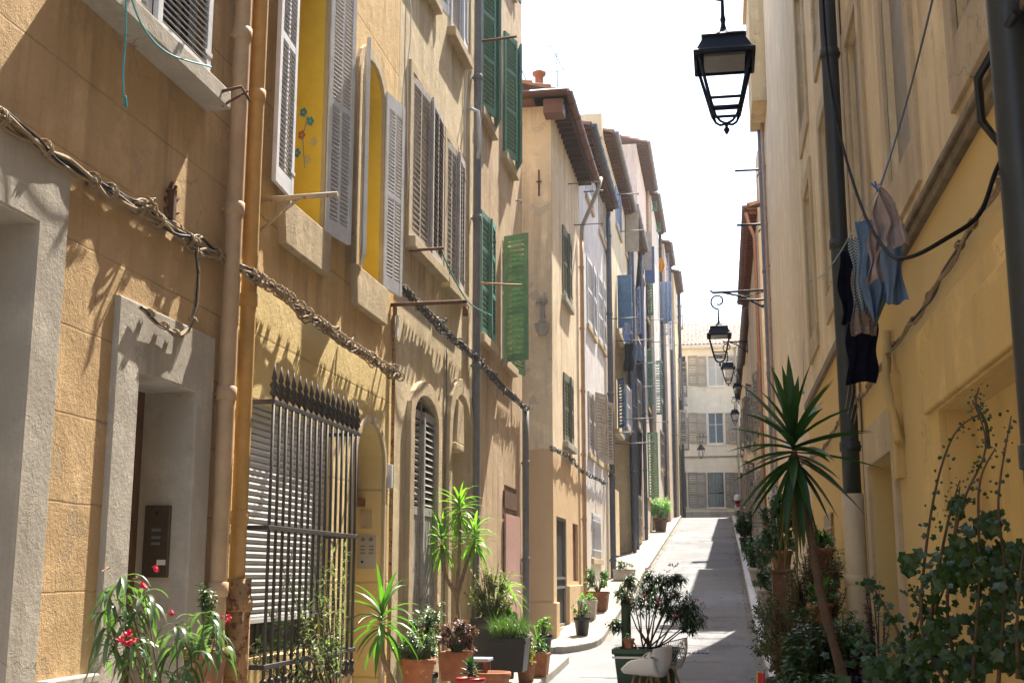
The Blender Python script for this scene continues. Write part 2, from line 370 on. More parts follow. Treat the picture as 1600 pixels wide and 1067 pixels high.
def rail(root, fr, u, z, ln, mat=None, name='drying_rail', r=.012, tip=True, strut=False):
    mb = MB(); mb.tube([fr.P(u, z, -.02), fr.P(u, z + .01, ln)], r, 6)
    if strut: mb.tube([fr.P(u, z - .22, .0), fr.P(u, z - .01, .25)], r * .7, 5)
    if tip: mb.tube([fr.P(u, z, ln - .04), fr.P(u, z - .05, ln - .02)], r * .8, 5)
    return mb.build(name, mat or RUST, root)
TILE = paint('clay_roof_tile', (.42, .25, .18), .85, .35, ((.3, .24, .19), .6), bs=1.0, sc=5)
TILEP = paint('pale_roof_tile', (.50, .36, .26), .85, .3, ((.36, .27, .2), .6), bs=1.0, sc=3)
def tiles(root, fr, u0, u1, z, d_out, d_in, rise, mat, step=.2, name='roof'):
    """barrel tiles: rows running up the slope from the eave"""
    mb = MB(); n = int((u1 - u0) / step); sl = max(2, int((d_out - d_in) / .38)); k = 6
    for s in range(sl):
        da = d_out - (d_out - d_in) * s / sl; db = d_out - (d_out - d_in) * (s + 1) / sl - .04
        za = z + rise * s / sl + .03; zb = z + rise * (s + 1) / sl
        for i in range(n):
            c = u0 + step * (i + .5) + rnd.uniform(-.012, .012); dz = rnd.uniform(0, .012); vs = []
            for d, zz, rr in ((da, za, step * .42), (db, zb, step * .34)):
                for q in range(k + 1):
                    a = math.pi * q / k; vs.append(fr.P(c + rr * math.cos(a), zz + dz + rr * .75 * math.sin(a), d))
            mb.add(vs, [(q, q + 1, k + 2 + q, k + 1 + q) for q in range(k)] + [tuple(range(k + 1))], 0, True)
    mb.add([fr.P(u0, z - .03, d_out - .05), fr.P(u1, z - .03, d_out - .05), fr.P(u1, z + rise, d_in), fr.P(u0, z + rise, d_in),
            fr.P(u0, z + .03, d_out - .05), fr.P(u1, z + .03, d_out - .05), fr.P(u1, z + rise + .05, d_in), fr.P(u0, z + rise + .05, d_in)],
           [(0, 1, 2, 3), (4, 5, 6, 7), (0, 1, 5, 4), (1, 2, 6, 5), (2, 3, 7, 6), (3, 0, 4, 7)])
    return mb.build(name, mat, root, fix=False)
def eave(root, fr, u0, u1, z, out, gmat, smat, gut=True, front=0, rafters=True):
    """soffit boards, rafters and a round gutter along the edge"""
    s = MB(); s.box(fr, u0 - front, u1, z - .03, z, -.3, out)
    if rafters:
        u = u0 - front + .15
        while u < u1: s.box(fr, u - .03, u + .03, z - .13, z - .031, -.05, out - .06); u += .33
    s.build('soffit', smat, root)
    if gut:
        g = MB(); n = 8; vs = []
        for u in (u0 - front - .05, u1):
            for q in range(n + 1):
                a = math.pi + math.pi * q / n; vs.append(fr.P(u, z + .07 + .085 * math.sin(a), out + .05 + .085 * math.cos(a)))
            for q in range(n, -1, -1):
                a = math.pi + math.pi * q / n; vs.append(fr.P(u, z + .07 + .078 * math.sin(a), out + .05 + .078 * math.cos(a)))
        m = 2 * (n + 1); g.add(vs, [(i, (i + 1) % m, m + (i + 1) % m, m + i) for i in range(m)] + [tuple(range(n + 1)) , tuple(range(m, m + n + 1))], 0, False)
        u = u0
        while u < u1: 
            g.tube([fr.P(u, z + .07 + .09 * math.sin(math.pi + math.pi * q / 6), out + .05 + .09 * math.cos(math.pi + math.pi * q / 6)) for q in range(7)], .008, 5); u += .9
        g.build('gutter', gmat, root, fix=False)
def rx(X, xa, xb, yt, yb):
    """window rectangle on the wall plane at X from where its edges show"""
    ua, zt = onX(xa, yt, X); _, zb = onX(xa, yb, X); ub, _ = onX(xb, yt, X)
    return min(ua, ub), max(ua, ub), zb, zt
exec_parts = []
# ================================================================ GROUND
ASPH = None
def asphalt(name, c, c2, sc=1.0):
    m, t, p, N, K = nodes(name); pos = N("ShaderNodeNewGeometry").outputs['Position']
    a = noise(t, pos, .5, 5, .6); b = noise(t, pos, 6, 6, .7); g = noise(t, pos, 160, 2, .6)
    cc = mix(t, ramp(t, a, .35, .65), tuple(v * .88 for v in c), c2); cc = mix(t, math_(t, 'MULTIPLY', ramp(t, b, .5, .75), .5), cc, tuple(v * .6 for v in c))
    cc = mix(t, math_(t, 'MULTIPLY', ramp(t, g, .4, .7), .4), cc, tuple(v * 1.35 for v in c2))
    st = ramp(t, noise(t, pos, 1.2, 6, .7, (1, .35, 1)), .54, .66); cc = mix(t, math_(t, 'MULTIPLY', st, .5), cc, tuple(v * .55 for v in c))
    K(cc, p.inputs['Base Color']); p.inputs['Roughness'].default_value = .9; p.inputs['Specular IOR Level'].default_value = .2
    bump(t, p, [(b, .01, .4), (g, .003, .5)]); return m
ROADM = asphalt('worn_grey_asphalt', (.165, .172, .182), (.205, .213, .225)); PAVM = asphalt('pale_pavement', (.28, .25, .21), (.34, .305, .26)); KERBM = asphalt('kerb_stone', (.30, .28, .245), (.37, .345, .30))
def strip(x0, x1, ys, dz, th=0, mb=None, fx=None):
    mb = mb or MB(); vs = []
    for y in ys:
        a = x0(y) if callable(x0) else x0; b = x1(y) if callable(x1) else x1
        vs += [(a, y, G(y) + dz), (b, y, G(y) + dz)] + ([(b, y, G(y) + dz - th), (a, y, G(y) + dz - th)] if th else [])
    k = 4 if th else 2; n = len(ys)
    if th: fs = [(i * 4 + j, i * 4 + (j + 1) % 4, i * 4 + 4 + (j + 1) % 4, i * 4 + 4 + j) for i in range(n - 1) for j in range(4)] + [(0, 1, 2, 3), tuple((n - 1) * 4 + q for q in range(4))]
    else: fs = [(i * 2, i * 2 + 1, i * 2 + 3, i * 2 + 2) for i in range(n - 1)]
    mb.add(vs, fs); return mb
yy = [-40 + i for i in range(20)] + [-20 + i * .5 for i in range(200)] + [80, 90, 120, 200, 400]
struct(strip(-400, 400, yy, -.03), 'ground', CONC, fix=False)
struct(strip(-3.6, 1.5, [-12 + i * .5 for i in range(178)], 0), 'road', ROADM, fix=False)
struct(strip(-40, 20, [76.6, 78, 79], .004), 'cross_road', ROADM, fix=False)
struct(strip(-16, -3.0, [21.95, 22.4, 22.8, 23.2], .003), 'alley', ROADM, fix=False)
kl = lambda y: -2.3 if y > 24 else -2.3 - (max(0, (24 - y)) / 1.9) ** 3 * .55
ys = [22.1, 22.3, 22.5, 22.8, 23.1, 23.5, 24] + [25 + i for i in range(52)]
struct(strip(-4.0, lambda y: kl(y) - .16, ys, .11, .25), 'pavement', PAVM)
kb = MB(); y = 0
ks = [22.1, 22.3, 22.5, 22.8, 23.1, 23.5, 24]; 
for a_, b_ in zip(ks[:-1], ks[1:]): strip(lambda y: kl(y) - .155, kl, [a_ + .006, b_ - .006], .125 + rnd.uniform(-.003, .003), .25, kb)
for i in range(52): strip(-2.455, -2.3, [24.006 + i, 24.994 + i], .125 + rnd.uniform(-.003, .003), .25, kb)
struct(kb, 'kerb', KERBM, bevel=.02)
struct(strip(-3.6, -2.75, [-8, 4, 10, 14, 17, 19, 20.3, 20.9], .11, .25), 'pavement', PAVM)
struct(strip(-2.745, -2.58, [-8, 4, 10, 14, 17, 19, 20.2, 20.8], .125, .25), 'kerb', KERBM, bevel=.02)
struct(strip(.78, 1.6, [-8, 4, 10, 14, 17, 20, 24, 30, 40, 50, 60, 72], .13, .25), 'pavement', PAVM)
kb = MB()
for i in range(60): strip(.6, .775, [-4 + i * 1.25 + .006, -4 + i * 1.25 + 1.244], .145 + rnd.uniform(-.004, .004), .25, kb)
struct(kb, 'kerb', paint('white_painted_kerb', (.6, .6, .6), .45, .3, ((.2, .2, .19), .6), bs=.6), bevel=.02)
sm_ = MB()
for k_ in range(26):
    y_ = 17.3 + k_ * 2.05 + rnd.uniform(-.5, .5); xa_ = rnd.uniform(-2.28, -1.0); xb_ = rnd.uniform(-.4, .58); n_ = 12; pv = []
    for q_ in range(n_ + 1):
        xx = xa_ + (xb_ - xa_) * q_ / n_; yv = y_ + rnd.uniform(-.05, .05); wv_ = rnd.uniform(.012, .035); pv += [(xx, yv - wv_, G(yv - wv_) + .0045), (xx, yv + wv_, G(yv + wv_) + .0045)]
    sm_.add(pv, [(q_ * 2, q_ * 2 + 2, q_ * 2 + 3, q_ * 2 + 1) for q_ in range(n_)])
struct(sm_, 'road_cracks', asphalt('tar_crack', (.10, .10, .10), (.14, .14, .14)), fix=False)
gt = strip(-2.3, -2.16, [24, 27, 30, 34, 38, 42, 50, 58, 66, 72], .003); strip(.46, .6, [2, 10, 14, 18, 22, 26, 30, 34, 38, 42, 50, 58, 66, 72], .003, 0, gt)
struct(gt, 'gutter', asphalt('dirty_gutter', (.15, .145, .13), (.2, .19, .175)), fix=False)
mbp = MB()
for (x0, x1, y0, y1) in ((-1.9, -1.2, 43, 46), (-1.6, .2, 33.2, 33.32), (-2.2, .5, 26.1, 26.16), (-1.2, .1, 52, 53.5), (-2.2, .55, 19.0, 19.08), (-1.7, -.9, 60, 61)): strip(x0, x1, [y0, y1], .004, 0, mbp)
struct(mbp, 'road_patch', asphalt('darker_patch', (.17, .165, .16), (.22, .215, .21)), fix=False)
fl = MB()
for k_ in range(520):
    y_ = rnd.uniform(17, 60); lft = rnd.random() < .6
    x_ = (-2.28 + abs(rnd.gauss(0, .12)) if lft else .58 - abs(rnd.gauss(0, .12))) if rnd.random() < .8 else rnd.uniform(-2.2, .5)
    if y_ < 24.2 and lft: continue
    z_ = G(y_) + .012; a_ = rnd.uniform(0, 6.28); l_ = rnd.uniform(.015, .04); ca, sa = math.cos(a_) * l_, math.sin(a_) * l_
    fl.add([(x_ - ca, y_ - sa, z_), (x_ - sa * .35, y_ + ca * .35, z_ + .012), (x_ + ca, y_ + sa, z_ + .003 + sa * .09), (x_ + sa * .35, y_ - ca * .35, z_ + .008)], [(0, 1, 2, 3)])
o = fl.build('fallen_leaves', leafmat('fallen_leaf', (.2, .12, .04), (.1, .09, .03), .2, .8), fix=False); o['kind'] = 'stuff'; tag(o, 'scattered dry leaves and petals lying along the road gutters', 'fallen leaves')
def manhole(x, y, s, label, sq=False):
    z = G(y) + .006; sl = (G(y + .2) - G(y - .2)) / .4; mb = MB()
    if sq:
        for i in range(7):
            for j in range(7):
                a = x - s / 2 + s * i / 7; b = y - s / 2 + s * j / 7
                zz = z + (b - y) * sl
                mb.hexa([(a, b, zz - .01), (a + s / 9, b, zz - .01), (a + s / 9, b + s / 9, zz - .01), (a, b + s / 9, zz - .01), (a, b, zz + .012), (a + s / 9, b, zz + .012), (a + s / 9, b + s / 9, zz + .012 + sl * s / 9), (a, b + s / 9, zz + .012 + sl * s / 9)])
    else:
        mb.lathe((x, y, z), [(0, .006), (s * .42, .006), (s * .43, 0), (s * .46, 0), (s * .47, .01), (s * .5, .01), (s * .51, -.02)], 28)
        for i in range(5): mb.xbox(x - s * .3, x + s * .3, y - s * .3 + i * s * .15 - .012, y - s * .3 + i * s * .15 + .012, z + .004, z + .013)
    solo(mb, 'manhole_cover', paint('cast_iron_cover', (.13, .13, .13), .5, .4, bs=.8, sc=20), (x, y, z), label, 'manhole cover')
manhole(-2.95, 21.0, .62, 'round cast iron cover at the alley mouth beside the left kerb nose')
manhole(-.55, 22.6, .55, 'square cast iron grate set in the sunny road behind the green tub', True)
# ================================================================ LEFT HOUSES
def win_rows(root, fr, lst, X, fm=None):
    out = []
    for it in lst:
        u0, u1, z0, z1 = it['r']; out.append(window(root, fr, u0, u1, z0, z1, it.get('rise', 0), it.get('rev', .15), it.get('fm', fm), it.get('sh'), it.get('sill', .07), style=it.get('style', 'louver'), sp=it.get('sp', .045), surround=it.get('sur'), sillmat=it.get('sm'), bars=it.get('bars', False)))
    return out
def holes_of(lst): return [(archp(i['r'][0], i['r'][1], i['r'][2], i['r'][3], i.get('rise', 0)), i.get('rev', .15) + .02, i.get('mi', 0)) for i in lst]
C2 = lambda m, a=0: [(1, a, m), (-1, a, m)]
OP = lambda m, a=172, b=172: [(1, a, m), (-1, b, m)]
# --- house 1: tan, pale stone door frames
W1 = plaster('tan_plaster', (.49, .35, .195), (.57, .42, .25), (.2, .13, .07), .8, 1.3, (4.42, .4775, .6), None, (.40, .32, .22))
h = thing('townhouse', 'tan plastered house with two pale stone door frames, nearest on the left', 'house', (-3.5, 5, 0)); f = LF(-3.5)
d1 = (6.83, 7.66, .12, 2.86); d0 = (4.3, 5.62, .12, 3.45)
ups = [dict(r=(5.9, 7.55, 5.0, 7.0), sh=C2(PALE, 0), sill=.18, rev=.1, sm=STONE),
       dict(r=(1.5, 2.6, 5.0, 7.0), sh=OP(PALE), sill=.18, sm=STONE), dict(r=(3.7, 4.8, 5.0, 7.0), sh=OP(PALE, 174, 172), sill=.18, sm=STONE),
       dict(r=(1.5, 2.5, 8.6, 10.4), sh=OP(PALE), sp=.09), dict(r=(3.7, 4.7, 8.6, 10.4), sh=OP(PALE, 174, 170), sp=.09), dict(r=(6.3, 7.3, 8.6, 10.4), sh=OP(PALE, 174, 170), sp=.09)]
facade(h, f, -6, 8.19, -1, 12.6, 6, [(rectp(*d1), .36, 1), (rectp(*d0), .3, 1)] + holes_of(ups), [W1, STONE])
win_rows(h, f, ups, -3.5)
for dd, e in ((d1, .3), (d0, .32)):
    s = MB(); s.ring(f, rectp(dd[0] - e, dd[1] + e * .9, dd[2], dd[3] + .42), rectp(*dd), -.01, .035, open_bottom=True)
    s.build('door_surround', STONE, h, bevel=.012)
door(h, f, *d1[:2], .12, 2.86, .34, WOOD); door(h, f, *d0[:2], .12, 3.45, .28, SILVER)
s = MB(); s.box(f, 5.98, 6.5, -.5, 1.06, -.02, .05); s.box(f, 5.97, 6.51, 1.06, 1.11, -.02, .065); s.build('plinth', STONE, h, bevel=.01)
# intercom on the far reveal of the door
s = MB(); q = FF(7.66)
s.box(q, -3.78, -3.60, 1.63, 2.10, 0, .03); ic = s.build('intercom_panel', paint('bronze_panel', (.10, .075, .045), .4, .25, metal=.5, bs=.2), h, bevel=.006)
s = MB(); s.tube([q.P(-3.69, 2.05, .03), q.P(-3.69, 2.05, .036)], .016, 12); s.build('speaker_lens', DARK, ic)
s = MB(); 
for z in (1.93, 1.88, 1.84): s.box(q, -3.72, -3.66, z, z + .018, .03, .036)
s.build('call_button', PIPEGREY, ic); s = MB(); s.box(q, -3.675, -3.615, 1.71, 1.745, .03, .034); s.build('name_plate', WHITEP, ic)
# blind bracket stump left in the wall
s = MB(); 
for k in range(9): 
    a = k * .7; s.tube([f.P(7.15 + .05 * math.cos(a), 4.02 + .1 * math.sin(a), 0), f.P(7.15 + .09 * math.cos(a + .5), 4.02 + .15 * math.sin(a + .5), .035)], .012, 5)
s.box(f, 7.13, 7.17, 3.92, 4.12, 0, .05); s.build('bracket_stump', RUST, h)
# hooks by the first-floor window
s = MB(); s.tube([f.P(7.5, 4.93, .15), f.P(7.55, 4.98, .3), f.P(7.62, 4.9, .34)], .012, 6); s.tube([f.P(7.58, 4.86, .15), f.P(7.6, 4.97, .33)], .01, 6); s.build('line_hook', RUST, h)
pipe(h, f, 8.02, -.3, 12.6, .062, PIPETAN, coll=1.35)
s = MB(); z0 = 1.0
for (u, z, ln) in ((7.72, 6.35, .42), (7.80, 6.5, .55), (7.88, 6.3, .38), (7.7, 7.4, .6), (5.72, 6.2, .5), (5.62, 6.5, .6), (5.55, 6.1, .42), (5.2, 6.8, .55), (5.05, 6.4, .5)): rail(h, f, u, z, ln, IRON, r=.014)  # unseen rails above the view, added to cast streak shadows down the wall
# --- house 2: yellow, window grille
W2 = plaster('ochre_plaster', (.60, .43, .21), (.68, .51, .28), (.22, .15, .08), .7, 1.4, (4.42, .95, .5), (3.86, (.70, .56, .28)), (.58, .48, .32))
YEL = paint('bright_yellow_paint', (.80, .57, .05), .7, .12, bs=.5)
h = thing('townhouse', 'yellow house with iron grille window and bright yellow window reveals', 'house', (-3.5, 10, 0)); f = LF(-3.5)
wa = (9.25, 10.17, 4.72, 7.3); wb = (11.27, 12.12, 4.66, 6.62); gr = (8.72, 10.75, 1.02, 2.98); dr = (11.4, 12.42, .1, 2.75)
ups = [dict(r=(9.3, 10.2, 8.8, 10.8), sh=OP(PALE, 174, 170), sp=.09), dict(r=(11.3, 12.1, 8.8, 10.8), sh=OP(PALE, 174, 170), sp=.09)]
facade(h, f, 8.2, 12.78, -1, 13.1, 6, [(archp(*wa[:4], 0), .55, 1), (archp(*wb[:4], .34), .55, 1), (rectp(*gr), .14, 0), (archp(*dr[:4], .42), .3, 0)] + holes_of(ups), [W2, YEL])
win_rows(h, f, ups, -3.5)
for r_, rise, a1, a2 in ((wa, 0, 176, 170), (wb, .34, 160, 172)):
    u0, u1, z0, z1 = r_
    wn = window(h, f, u0, u1, z0, z1, rise, .5, YEL, None, None)
    s = MB(); s.prism(f, [(u0 - .18, z0 - .03), (u1 + .14, z0 - .03), (u1 + .14, z0 - .42), (u0 - .1, z0 - .42)], -.01, .07); s.build('sill', STONE2, wn, bevel=.012)
    s = MB(); s.ring(f, archp(u0 - .15, u1 + .15, z0 - .02, z1 + (.15 if not rise else .05), rise + (.1 if rise else 0)), archp(u0 + .001, u1 - .001, z0, z1, rise), -.01, .035, open_bottom=True); s.build('surround', STONE2, wn, bevel=.006)
    hh = z1 - z0 + .06 + rise * .5
    shutter(wn, f, u0 - .02, z0 - .02, .05, .5, hh, a1, PALE, 1, 'mullion', .04); shutter(wn, f, u1 + .02, z0 - .02, .05, .5, hh, a2, PALE, -1, 'mullion', .04)
    s = MB(); s.tube([f.P(u0 + .3, z0 + .1, -.4), f.P(u1, z0 + .12, -.35)], .02, 8); s.build('window_rail', IRON, wn)
# flower stickers on the yellow reveal
s = MB(); q = FF(10.17)
for k, (x, z, c) in enumerate(((-3.62, 5.75, 0), (-3.70, 5.62, 1), (-3.58, 5.55, 2), (-3.74, 5.45, 0), (-3.64, 5.38, 2), (-3.69, 5.84, 0))):
    for j in range(5):
        a = j * 1.257; s.lathe((0, 0, 0), [(0, 0)], 3) if 0 else None
        cx, cz = x + .022 * math.cos(a), z + .028 * math.sin(a)
        s.add([q.P(cx + .016 * math.cos(b * .785), cz + .02 * math.sin(b * .785), .003 + .0004 * j) for b in range(8)], [tuple(range(8))], c)
s.tube([q.P(-3.66, 5.3, .003), q.P(-3.69, 5.6, .003), q.P(-3.65, 5.8, .003)], .004, 4, 0)
s.build('flower_sticker', [paint('sticker_blue', (.05, .3, .45), .5), paint('sticker_red', (.5, .12, .06), .5), paint('sticker_cream', (.6, .5, .3), .5)], h, fix=False)
s = MB(); s.tube([f.P(8.75, 4.55, 0), f.P(8.77, 4.57, .62)], .022, 8); s.tube([f.P(8.76, 4.3, 0), f.P(8.77, 4.55, .3)], .012, 6); s.build('drying_rail', paint('rusty_cream', (.5, .42, .3), .7, .2, ((.3, .11, .03), .57), bs=.6, sc=12), h)
s = MB(); s.tube([f.P(12.62, 4.55, 0), f.P(12.63, 4.56, .85)], .022, 8); s.tube([f.P(12.63, 4.5, .83), f.P(12.63, 4.40, .83)], .03, 8); s.build('drying_rail', RUST, h)
# grille window: roller shutter, frame, iron cage
wn = MB(); wn.box(f, gr[0], gr[1], 1.02, 1.32, -.13, -.11); wn = wn.build('window', GLASS, h)
s = MB(); z = 1.3
while z < 2.98:
    s.add([f.P(u, z + a, -.10 + b) for u in (gr[0], gr[1]) for a, b in ((0, 0), (.012, .016), (.03, .02), (.045, .014), (.052, 0))], [(i, i + 1, i + 6, i + 5) for i in range(4)]); z += .053
s.box(f, gr[0], gr[1], 1.28, 1.31, -.11, -.07); s.build('roller_shutter', paint('white_roller_slats', (.6, .6, .6), .4, .1, bs=.1), wn, fix=False)
cage = MB(); D = .26
for z, a, b in ((2.9, -.36, .05), (1.98, -.37, .02), (1.0, -.36, .02)):
    cage.box(f, gr[0] + a + .1, gr[1] - .08, z - .015, z + .02, D - .02, D + .02)
    cage.box(f, gr[0] + a + .1, gr[0] + a + .13, z - .015, z + .02, -.02, D - .02); cage.box(f, gr[1] - .11, gr[1] - .08, z - .015, z + .02, -.02, D - .02)
cage = cage.build('iron_grille', IRON, h, bevel=.004)
nb = 16
for i in range(nb):
    u = gr[0] - .22 + (gr[1] - gr[0] + .08) * i / (nb - 1); s = MB()
    s.tube([f.P(u, .86, D), f.P(u, 2.96, D)], .013, 8)
    s.tube([f.P(u, 2.94, D), f.P(u, 2.97, D), f.P(u, 3.0, D), f.P(u, 3.03, D), f.P(u, 3.06, D), f.P(u, 3.08, D), f.P(u, 3.19, D)], [.013, .034, .02, .036, .014, .022, .002], 8)
    s.tube([f.P(u, .92, D), f.P(u, .9, D), f.P(u, .86, D), f.P(u, .82, D), f.P(u, .78, D)], [.013, .03, .016, .03, .004], 8)
    s.build('grille_bar', IRON, cage)
do = door(h, f, *dr[:2], .1, 2.35, .28, REDWOOD); s = MB()
s.box(f, dr[0], dr[1], 2.35, 2.43, -.29, -.18); s.build('door_transom', REDWOOD, do); s = MB(); s.prism(f, archp(dr[0], dr[1], 2.43, 2.75, .42), -.3, -.27); s.build('fanlight', GLASS, do)
s = MB(); s.ring(f, archp(dr[0] - .06, dr[1] + .08, .1, 2.75, .5), archp(*dr[:4], .42), -.01, .03, open_bottom=True); s.build('door_surround', STONE2, h, bevel=.006)
q = FF(12.42); a0 = at(559, 888, 12.42); a1 = at(588, 836, 12.42); X0_, X1_, Z0_, Z1_ = a0.x, a1.x, a0.z, a1.z
s = MB(); s.box(q, X0_, X1_, Z0_, Z1_, -.005, .015); ic = s.build('intercom_panel', paint('alu_panel', (.46, .45, .42), .35, .15, metal=.2, bs=.1), h, bevel=.004)
for u in (.28, .72): s = MB(); s.tube([q.P(X0_ + (X1_ - X0_) * u, Z0_ + .3, .015), q.P(X0_ + (X1_ - X0_) * u, Z0_ + .3, .019)], .024, 12); s.build('speaker', PIPEGREY, ic)
for i in range(2):
    for j in range(3): s = MB(); s.box(q, X0_ + .03 + i * .09, X0_ + .08 + i * .09, Z0_ + .15 + j * .035, Z0_ + .168 + j * .035, .015, .02); s.build('call_button', PIPEGREY, ic)
s = MB(); s.tube([q.P(X0_ + .05, Z0_ + .07, .015), q.P(X0_ + .05, Z0_ + .07, .02)], .015, 10); s.build('speaker_lens', DARK, ic)
a0 = at(566, 824, 12.42); a1 = at(580, 797, 12.42); s = MB(); s.box(q, a0.x, a1.x, a0.z, a1.z, -.005, .01); s.ring(q, rectp(a0.x - .012, a1.x + .012, a0.z - .012, a1.z + .012), rectp(a0.x + .008, a1.x - .008, a0.z + .008, a1.z - .008), .0, .018); s.build('wall_plaque', STONE2, h, bevel=.003)
pipe(h, f, 8.36, 1.55, 13.1, .058, PIPEYEL, coll=1.6)
pipe(h, f, 8.38, -.3, 1.62, .085, RUSTP, d=.1, coll=.62, name='rusty_pipe_foot')
for (u, c) in ((12.66, 1), (12.72, 2)):
    s = MB(); s.tube([f.P(u + rnd.uniform(-.015, .015), .5 + i * .45, .03) for i in range(10)], .018 if c == 1 else .009, 8); s.build('wall_conduit', RUSTP if c == 1 else IRON, h)
for bx in ((12.56, 12.62, 2.55, 2.8), (12.68, 12.74, 4.2, 4.45)): s = MB(); s.box(f, *bx, 0, .06); s.build('junction_box', PALE, h, bevel=.005)
# --- house 3: beige
W3 = plaster('beige_plaster', (.55, .47, .31), (.64, .55, .39), (.24, .18, .11), .75, 1.3, None, None, (.5, .44, .33))
h = thing('townhouse', 'beige house with tall grey louvred shutters and a rounded niche door', 'house', (-3.5, 15, 0)); f = LF(-3.5)
w3 = [dict(r=(13.3, 14.85, 5.5, 7.55), sh=C2(WARMGREY, 3), style='long', sp=.07, sur=(.12, .04, STONE2), sill=.12),
      dict(r=(15.15, 16.2, 5.45, 7.4), sh=C2(WARMGREY, 4), style='long', sp=.07, sur=(.12, .04, STONE2), sill=.12),
      dict(r=(13.35, 14.4, 9.0, 10.9), sh=OP(PALE, 174, 170), sp=.09, sill=.1), dict(r=(15.35, 16.3, 9.05, 10.9), sh=C2(PALE, 5), sill=.12),
      dict(r=(13.45, 14.35, 12.2, 13.8), sh=OP(PALE, 174, 170), sp=.09), dict(r=(15.35, 16.3, 12.2, 13.8), sh=OP(PALE, 174, 170), sp=.09)]
gw = (13.55, 14.75, 1.15, 3.45)
facade(h, f, 12.79, 17.02, -1, 14.6, 6, holes_of(w3) + [(archp(*gw, .3), .07), (archp(15.5, 16.75, .12, 3.45, .6), .45)], [W3])
win_rows(h, f, w3, -3.5)
wn = window(h, f, *gw, .3, .07, SILVER, None, None)
shutter(wn, f, gw[0] + .01, gw[2], -.015, .585, 2.42, 0, SILVER, 1, 'half', .075); shutter(wn, f, gw[1] - .01, gw[2], -.015, .585, 2.42, 0, SILVER, -1, 'half', .075)
s = MB(); s.ring(f, archp(gw[0] - .2, gw[1] + .2, gw[2] - .3, gw[3], .48), archp(*gw, .3), -.01, .06, open_bottom=True); s.build('window_surround', STONE2, wn, bevel=.01)
s = MB(); s.box(f, gw[0] - .2, gw[1] + .2, gw[2] - .75, gw[2] - .3, -.01, .075); s.build('sill', STONE2, wn, bevel=.01)
door(h, f, 15.52, 16.73, .12, 3.4, .42, SILVER, .5)
s = MB(); s.ring(f, archp(15.32, 16.93, .12, 3.5, .78), archp(15.5, 16.75, .12, 3.45, .6), -.01, .07, open_bottom=True); s.build('door_surround', STONE2, h, bevel=.01)
s = MB(); s.box(f, 15.5, 16.0, 3.25, 3.35, -.3, .12); s.prism(f, [(15.6, 3.35), (16.1, 3.35), (16.05, 3.9), (15.7, 3.95)], -.3, .1); s.build('stone_canopy', STONE2, h, bevel=.02)
rail(h, f, 13.35, 5.36, .42, RUST, r=.018)
pipe(h, f, 16.93, -.3, 14.6, .06, PIPEGREY, coll=2.2)
s = MB(); s.tube([f.P(16.6, 8.4, .0), f.P(16.65, 8.35, .15), f.P(16.8, 7.9, .16), f.P(16.9, 7.7, .1)], .03, 8); s.build('drainpipe', PALE, h)
s = MB(); s.tube([f.P(15.3 + .02 * math.sin(i), .5 + i * .45, .02) for i in range(10)], .012, 6); s.build('wall_conduit', PIPEGREY, h)
for (u, za, zb) in ((13.1, 8.6, 5.9), (16.35, 9.2, 7.0)):
    s = MB(); s.tube([f.P(u + .05 * math.sin(i * 1.1), za + (zb - za) * i / 8, .015 + .02 * abs(math.sin(i))) for i in range(9)], .007, 5); s.build('wall_cable', PALE, h)
# --- house 4: beige with green shutters
W4 = plaster('brown_beige_plaster', (.48, .37, .245), (.56, .44, .31), (.2, .14, .09), .75, 1.2, None, None, None)
h = thing('townhouse', 'brownish beige house with green louvred shutters and a pink door panel', 'house', (-3.5, 19, 0)); f = LF(-3.5)
w4 = [dict(r=(17.5, 18.5, 8.75, 11.1), sh=None, sill=.1), dict(r=(19.6, 20.6, 8.75, 11.0), sh=None, sill=.1),
      dict(r=(17.6, 18.6, 5.2, 7.15), sh=[(1, 4, GREEN), (-1, 4, GREEN)], sill=.1, sp=.075), dict(r=(19.55, 20.5, 5.15, 7.2), sh=None, sill=.1),
      dict(r=(17.6, 18.6, 12.2, 14), sh=OP(GREEN, 165, 172), sp=.09), dict(r=(19.6, 20.6, 12.2, 14), sh=OP(GREEN, 150, 172), sp=.09)]
dp = (19.75, 21.0, .15, 3.1)
facade(h, f, 17.03, 21.6, -1, 14.8, 6, holes_of(w4) + [(rectp(*dp), .1)], [W4])
ww = win_rows(h, f, w4, -3.5)
for wn, u0, z0, hh in ((ww[0], 17.5, 8.75, 2.34), (ww[1], 19.6, 8.75, 2.24)):
    shutter(wn, f, u0 - .02, z0, .04, .5, hh, 16, GREEN, 1, 'louver', .075); shutter(wn, f, u0 + 1.02, z0, .04, .5, hh, 20, GREEN, -1, 'louver', .075)
shutter(ww[3], f, 19.53, 5.1, .03, .46, 2.15, 112, GREEN2, 1, 'louver', .085)
shutter(ww[3], f, 20.52, 5.1, .03, .5, 2.15, 165, GREEN2, -1, 'louver', .05)
s = MB(); s.box(f, dp[0], dp[1], .15, 3.1, -.1, -.06); o = s.build('door', SILVER, h)
s = MB(); s.box(f, dp[0] - .1, dp[1] + .08, .75, 2.62, .02, .05)
s.build('door_board', paint('pink_panel', (.55, .34, .30), .45, .15, ((.45, .1, .07), .6), bs=.2, sc=1.2), o, bevel=.004)
s = MB(); s.box(f, dp[0] - .1, dp[1] - .1, 2.72, 3.0, -.05, .03); s.build('fanlight', WOOD, o)
pipe(h, f, 21.45, -.3, 4.55, .06, PIPEGREY, coll=1.7)
s = MB(); s.tube([f.P(17.25, 5.9, .02), f.P(17.3, 5.85, .7)], .015, 6); s.build('drying_rail', RUSTP, h)
